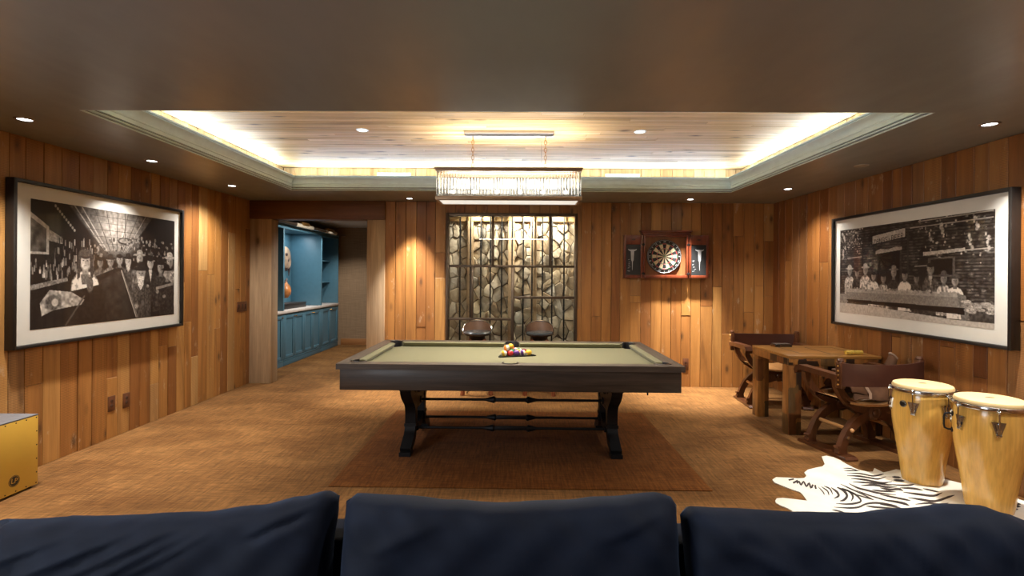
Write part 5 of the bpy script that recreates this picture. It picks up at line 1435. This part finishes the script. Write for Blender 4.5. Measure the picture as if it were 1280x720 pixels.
hd = thing('zebra_hide', 'white and dark striped zebra pattern hide on the carpet under the conga drums', 'hide rug', (2.6, 3.5, 0))
ex, ey = 2.6, 3.5
E_ = [(a-ex, b-ey) for a, b in HIDE_EDGE]
bm = bmesh.new()
vs = [bm.verts.new((a, b, .0065)) for a, b in E_]
f = bm.faces.new(vs)
bmesh.ops.triangulate(bm, faces=[f])
r_ = bmesh.ops.extrude_face_region(bm, geom=bm.faces[:])
for v in r_['geom']:
    if isinstance(v, bmesh.types.BMVert): v.co.z = .001
mb = MB(); mb.bm(bm)
for s_ in HIDE_STRIPES:
    n = len(s_)//4
    V = []
    for i in range(n): V += [(s_[4*i]-ex, s_[4*i+1]-ey, .0073), (s_[4*i+2]-ex, s_[4*i+3]-ey, .0073)]
    mb.add(V, [[2*i, 2*i+1, 2*i+3, 2*i+2] for i in range(n-1)], 1)
me_o = mb.build('hide_skin', [M_FUR_W, M_FUR_B], hd, smooth=0, recalc=False)
bm = bmesh.new(); bm.from_mesh(me_o.data)
for f in bm.faces:
    if f.material_index == 1 and f.normal.z < 0: f.normal_flip()
base = [f for f in bm.faces if f.material_index == 0]
bmesh.ops.recalc_face_normals(bm, faces=base)
bm.to_mesh(me_o.data); bm.free()

cj = thing('box_drum', 'yellow fronted wooden box drum against the left wall', 'box drum', (-3.455, 3.285, 0))
mb = MB(); mb.box(-.145, .138, -.150, .150, .012, .488, bev=.004); mb.build('body', M_CAJSIDE, cj)
mb = MB(); mb.box(-.150, .150, -.155, .155, .488, .497, bev=.002); mb.build('top_seat', M_GREYTOP, cj)
mb = MB(); mb.box(.138, .150, -.153, .153, .016, .488, bev=.002); fp = mb.build('front_panel', M_YELLOW, cj)
for (y, z) in [(-.14+.07*k, .476) for k in range(5)] + [(-.14+.07*k, .028) for k in range(5)] + [(s_*.143, .10+.094*k) for s_ in (-1, 1) for k in range(4)]:
    mb = MB(); mb.lathe([(.0001, .002), (.004, .0015), (.0045, 0)], (.150, y, z), 10, 0, Matrix.Rotation(PI/2, 3, 'Y')); mb.build('screw', M_IRON, fp)
mb = MB(); c = Vector((.150, -.01, .098)); mb.lathe([(.0001, .0008), (.037, .0008), (.0375, 0)], c, 36, 0, Matrix.Rotation(PI/2, 3, 'Y')); lg = mb.build('round_logo', M_BLACKP, fp)
mb = MB(); fr = Matrix.Translation(c+Vector((.0012, 0, 0))) @ Matrix.Rotation(PI/2, 4, 'Z') @ Matrix.Rotation(PI/2, 4, 'X')
vs, fs = text_mesh('LP', .046, fr @ Matrix.Rotation(R(-8), 4, 'Z')); mb.add(vs, fs); mb.lathe([(.0315, .0010), (.0335, .0010)], c, 36, 0, Matrix.Rotation(PI/2, 3, 'Y')); mb.build('logo_lettering', M_YELLOW, lg, smooth=0, recalc=False)
for sx in (-1, 1):
    for sy in (-1, 1):
        mb = MB(); mb.cyl((sx*.12, sy*.12, 0), (sx*.12, sy*.12, .013), .016, n=14); mb.build('rubber_foot', M_RACK, cj)

# ================================================================== PASSAGE CABINETS
FX = -3.73; BX = PX0+.002
units = [(6.96, 7.984, 3, 'nearest'), (7.984, 9.52, 4, 'middle'), (9.52, 10.42, 2, 'farthest')]
for y0, y1, nd, w_ in units:
    t = thing('base_cabinet', {'nearest': 'teal base cabinet nearest to the doorway in the passage', 'middle': 'teal base cabinet under the lit blue niche in the passage', 'farthest': 'teal base cabinet at the far end of the passage'}[w_], 'cabinet', (BX, (y0+y1)/2, 0), 0, 'teal base cabinets in the passage')
    h = (y1-y0)/2; D = FX-BX
    mb = MB(); mb.box(0, D-.022, -h+.001, h-.001, .10, .845); mb.box(0, D-.006, -h+.001, h-.001, 0, .085, bev=.003); mb.box(0, D, -h+.001, h-.001, .085, .105, bev=.004)
    mb.box(0, D, -h+.001, -h+.032, .105, .845, bev=.002); mb.box(0, D, h-.032, h-.001, .105, .845, bev=.002); mb.box(D-.03, D, -h+.032, h-.032, .815, .845, bev=.002)
    mb.build('body', M_TEAL, t)
    dw = (2*h-.064)/nd
    for k in range(nd):
        a = -h+.032+dw*k+.003; b = a+dw-.006; z0, z1 = .112, .810
        mb = MB(); mb.box(D-.022, D-.012, a, b, z0, z1); fw = .055
        for (p, q, r0, r1) in ((a, a+fw, z0, z1), (b-fw, b, z0, z1), (a+fw, b-fw, z0, z0+fw), (a+fw, b-fw, z1-fw, z1)): mb.box(D-.014, D-.001, p, q, r0, r1, bev=.004)
        dr = mb.build('door', M_TEAL, t)
        mb = MB(); ky = (b-.028) if k % 2 == 0 else (a+.028)
        mb.lathe([(.0001, .026), (.010, .025), (.013, .018), (.006, .010), (.008, 0)], (D-.001, ky, z1-.03), 14, 0, Matrix.Rotation(PI/2, 3, 'Y')); mb.build('knob', M_BRASS, dr)
t = thing('worktop', 'pale stone worktop along the teal passage cabinets', 'worktop', (BX, 8.69, .845))
mb = MB(); mb.box(0, FX-BX+.02, 6.955-8.69, 10.425-8.69, 0, .042, bev=.004); mb.build('slab', M_STONETOP, t)
for i, (y0, y1, nd, w_) in enumerate(units):
    t = thing('wall_cabinet', {'nearest': 'dark teal open upper cabinet beside the doorway post', 'middle': 'teal upper cabinet with the lit blue niche', 'farthest': 'dark teal open upper cabinet at the far end of the passage'}[w_], 'cabinet', (BX, (y0+y1)/2, .889), 0, 'teal upper cabinets in the passage')
    h = (y1-y0)/2; D = FX-BX; H = 2.25-.889
    mb = MB(); mb.box(0, .015, -h+.001, h-.001, 0, H); mb.build('back_panel', M_TEAL, t)
    for q0, q1 in ((-h+.001, -h+.022), (h-.022, h-.001)):
        mb = MB(); mb.box(.015, D, q0, q1, 0, H, bev=.002); mb.build('side_panel', M_TEAL, t)
    mb = MB(); mb.box(.015, D, -h+.022, h-.022, H-.02, H); mb.box(D-.02, D, -h+.022, h-.022, H-.045, H-.02, bev=.003); mb.box(.015, D+.012, -h+.001, h-.001, H, H+.018, bev=.003); mb.build('top', M_TEAL, t)
    if i != 1:
        for z in (.42, .85):
            mb = MB(); mb.box(.015, D-.17, -h+.022, h-.022, z, z+.018, bev=.002); mb.build('shelf', M_TEAL, t)
area('niche_lamp', (BX+.24, 8.75, 2.225),   .25, 1.1, 4.5, (.85, .95, 1.0), (0, 0, 0))
spot('passage_lamp', (-3.35, 9.6, 2.44), 36, DOWNLIGHT_COL, 120, .6, .03)
spot('passage_lamp', (-2.55, 8.3, 2.44), 95, DOWNLIGHT_COL, 130, .7, .03, tilt=(0, R(30), 0))

t = thing('display_rail', 'dark rail with brass clamps running along the top of the teal cabinets', 'rail', (-3.625, 8.9, 2.285))
mb = MB(); mb.cyl((0, -1.75, 0), (0, -.75, 0), .020, .030, 16); mb.build('dark_tube', M_BRONZE, t)
mb = MB(); mb.cyl((0, 1.05, 0), (0, 1.60, 0), .034, .014, 16); mb.build('dark_tube', M_BRONZE, t)
mb = MB(); mb.cyl((0, -.75, 0), (0, -.08, 0), .034, n=18); mb.cyl((0, .5, 0), (0, 1.05, 0), .034, n=18); mb.build('pale_sleeve', M_CREAMMETAL, t)
mb = MB(); mb.cyl((0, -.08, 0), (0, .5, 0), .030, n=18); mb.build('silver_sleeve', M_CHROME, t)
for y in (-.40, .75):
    mb = MB(); mb.box(-.045, .035, y-.16, y+.13, -.002, .062, bev=.012); mb.tube([(0, y+.13, .05), (.01, y+.19, .02), (0, y+.24, -.015)], .022, 10); mb.cyl((-.075, y, .02), (0, y, .02), .014, n=10); mb.build('brass_clamp', M_BRASS, t)
# carved trophy on the niche back
t = thing('wall_trophy', 'brown and beige carved trophy hanging in the lit blue niche', 'trophy', (BX+.016, 9.10, 1.80))
M_TR1 = plain('beige carved horn', (.40, .27, .18), .5, var=.4, scale=9, bump=.3); M_TR2 = plain('dark carved horn', (.06, .035, .03), .5, var=.4, scale=12, bump=.3)
mb = MB(); mb.sphere((.06, .02, -.02), 1, 20, 14, sc=(.06, .19, .20)); mb.sphere((.055, -.10, .05), 1, 16, 10, sc=(.05, .12, .12)); mb.sphere((.06, .12, -.10), 1, 16, 10, sc=(.05, .10, .13)); mb.build('carved_body', M_TR1, t)
mb = MB(); mb.tube([(.04, -.08, .12), (.05, -.12, .19), (.05, -.13, .24)], [.05, .03, .035], 10); mb.sphere((.05, -.12, .25), 1, 14, 8, sc=(.05, .10, .025)); mb.build('crest', M_TR2, t)
mb = MB()
for (y, z, L) in ((.20, -.16, .20), (.02, -.20, .10), (-.06, -.18, .12), (.10, -.20, .07)): mb.tube([(.05, y-.03, z+.04), (.05, y, z-.05), (.04, y+.01, z-L)], [.035, .024, .003], 10)
mb.build('spikes', M_TR2, t)
mb = MB(); mb.sphere((.112, -.03, .03), 1, 10, 8, sc=(.012, .05, .03)); mb.sphere((.108, .03, -.06), 1, 10, 8, sc=(.012, .04, .05)); mb.build('hollows', M_TR2, t)
t = thing('carved_gourd', 'small orange brown carved gourd below the trophy in the blue niche', 'gourd', (BX+.016, 9.03, 1.18))
mb = MB(); mb.lathe([(.0001, -.14), (.05, -.13), (.095, -.07), (.105, 0), (.085, .08), (.045, .13), (.032, .16), (.0001, .165)], (.105, 0, 0), 22); mb.build('gourd_body', plain('orange brown lacquer', (.36, .13, .035), .3, var=.5, scale=7), t)
mb = MB(); mb.tube([(.105, .02, .15), (.11, .05, .20), (.105, .06, .23)], [.03, .018, .004], 10); mb.tube([(.105, -.02, .15), (.10, -.05, .19)], [.03, .006], 10); mb.build('gourd_tip', M_TR2, t)
t = thing('storage_box', 'low dark box standing on the pale worktop in the passage', 'box', (-3.98, 8.72, .887))
mb = MB(); mb.box(-.12, .12, -.42, .42, 0, .075, bev=.006); mb.build('box_body', M_DARKTRAY, t)
mb = MB(); mb.box(-.125, .125, -.425, .425, .075, .092, bev=.004); mb.build('box_lid', M_DARKTRAY, t)
t = thing('display_rod', 'slim pale rod on black brackets beyond the lit blue niche', 'rod', (-3.80, 9.60, .887))
mb = MB(); mb.tube([(0, 0, 0), (.02, 0, .25), (.0, 0, .45), (-.02, .0, .62), (-.01, 0, .80)], [.014, .016, .018, .014, .009], 10); mb.build('rod_shaft', M_DULLCHROME, t)
for z in (.28, .72):
    mb = MB(); mb.box(-.03, .035, -.055, .03, z-.012, z+.020, bev=.004); mb.box(-.015, .02, -.03, .02, z-.05, z-.012, bev=.004); mb.build('bracket', M_IRON, t)

# ================================================================== SOFA
sf = thing('sofa', 'deep navy velvet sofa in the foreground with its back to the pool table', 'sofa', (0, 1.2, 0))
SY = 1.2
def pillow(w, t, top, hb, seed, nu=64, nv=40, creases=()):
    """cushion centred at x=0; its base sits at z=0, top(u) is the height along its length; faces -y"""
    rs = random.Random(seed)
    ph = [rs.uniform(0, 6.28) for _ in range(8)]
    def edge(q, p): return max(0.0, 1-abs(q)**p)**(1/p*1.15)
    def pt(u, v, side):
        a = 2*u-1; b = 2*v-1
        th = t/2*(max(0, 1-abs(a)**7)**.42)*(max(0, 1-abs(b)**5)**.42)
        h = top(a)
        # slightly drawn-in sides
        x = w/2*a*(1-.012*(1-b*b)) ; z = h*v
        wr = .004*math.sin(9*a+4*b+ph[0])+.003*math.sin(17*a-7*b+ph[1])+.0025*math.sin(31*a+11*b+ph[2])
        y = side*th*(1+.10*math.sin(2.2*a+ph[3]))
        if side < 0 or v > .6:
            for (ca, cb, da, db, amp, wd) in creases:
                # a fold running from (ca,cb) along (da,db)
                L = math.hypot(da, db); s_ = ((a-ca)*da+(b-cb)*db)/(L*L)
                dist = ((a-ca)*db-(b-cb)*da)/L
                k = max(0, 1-abs(2*s_-1)**3) if 0 <= s_ <= 1 else 0
                y += (amp*k*math.exp(-(dist/wd)**2))*(-1)
        y += wr*min(1, th/(t*.25))
        return (x, y, z)
    mb = MB()
    mb.grid(nu, nv, lambda u, v: pt(u, v, -1)); mb.grid(nu, nv, lambda u, v: pt(u, v, 1), flip=True)
    bm = bmesh.new()
    vv = [bm.verts.new(p) for p in mb.v]
    for f in mb.f:
        try: bm.faces.new([vv[i] for i in f])
        except ValueError: pass
    bmesh.ops.remove_doubles(bm, verts=bm.verts, dist=.0008)
    o = MB(); o.bm(bm); return o
def interp(P):
    def f(a):
        if a <= P[0][0]: return P[0][1]
        for (a0, h0), (a1, h1) in zip(P[:-1], P[1:]):
            if a <= a1:
                s_ = (a-a0)/(a1-a0); s_ = s_*s_*(3-2*s_); return h0+(h1-h0)*s_
        return P[-1][1]
    return f
SEATZ = .43
lean = Matrix.Rotation(R(-14), 4, 'X')
def back_cushion(x0, x1, tops, seed, creases, dy=0.0):
    w = x1-x0; xc = (x0+x1)/2
    f = interp([((x-xc)/(w/2), (z-SEATZ)/math.cos(R(14))) for x, z in tops])
    o = pillow(w, .235, f, 0, seed, creases=creases).build('back_cushion', M_VELVET, sf, smooth=80)
    o.location = (xc, 1.395-SY+dy, SEATZ); o.rotation_euler = (R(-14), 0, 0)
fold = lambda L: L
back_cushion(-1.50, -.525, [(-1.50, .74), (-1.3, .747), (-.95, .765), (-.76, .787), (-.636, .812), (-.56, .828), (-.525, .815)], 3,
             [(-.75, .15, .75, .80, .010, .030), (-.55, .05, .72, .85, .011, .028), (-.35, .0, .65, .88, .010, .026), (-.15, .1, .55, .75, .010, .026), (-.95, .3, .6, .65, .009, .03), (.55, .55, .35, .25, -.016, .05)], 0)
back_cushion(-.505, .470, [(-.505, .80), (-.47, .822), (-.35, .818), (-.2, .807), (-.06, .802), (.13, .810), (.27, .822), (.41, .834), (.45, .826), (.470, .80)], 8, [(-.8, .3, .4, .5, .006, .05), (.5, .5, .4, .35, .006, .05)], 0)
back_cushion(.478, 1.50, [(.478, .775), (.51, .798), (.60, .795), (.84, .786), (1.03, .786), (1.17, .798), (1.30, .812), (1.35, .81), (1.42, .79), (1.50, .755)], 13,
             [(-.45, .95, .35, -1.0, .009, .03), (-.2, .95, .30, -1.1, .009, .028), (.05, .95, .3, -1.0, .008, .026), (.35, .95, .18, -1.2, .010, .03), (.55, .9, .15, -1.2, .009, .03), (-.75, .6, .3, -.5, .012, .06)], 0)
for x0, x1 in ((-1.5, -.51), (-.505, .475), (.48, 1.5)):
    mb = MB(); mb.box(x0, x1, .50-SY, 1.36-SY, .29, .44, bev=.05, seg=4); mb.build('seat_cushion', M_VELVET, sf, smooth=80)
mb = MB(); mb.box(-1.5, 1.5, 1.50-SY, 1.665-SY, .08, .672, bev=.03, seg=3); mb.build('back_frame', M_VELVET, sf, smooth=80)
mb = MB(); mb.box(-1.5, 1.5, .48-SY, 1.52-SY, .08, .29, bev=.02); mb.build('base', M_VELVET, sf, smooth=80)
for s_ in (-1, 1):
    mb = MB(); mb.box(s_*1.503, s_*1.72, .48-SY, 1.665-SY, .08, .66, bev=.035, seg=3); mb.build('armrest', M_VELVET, sf, smooth=80)
    for yy in (.56, 1.58):
        mb = MB(); mb.cyl((s_*1.62, yy-SY, 0), (s_*1.62, yy-SY, .082), .022, .028, 16); mb.build('leg', M_OAK, sf)
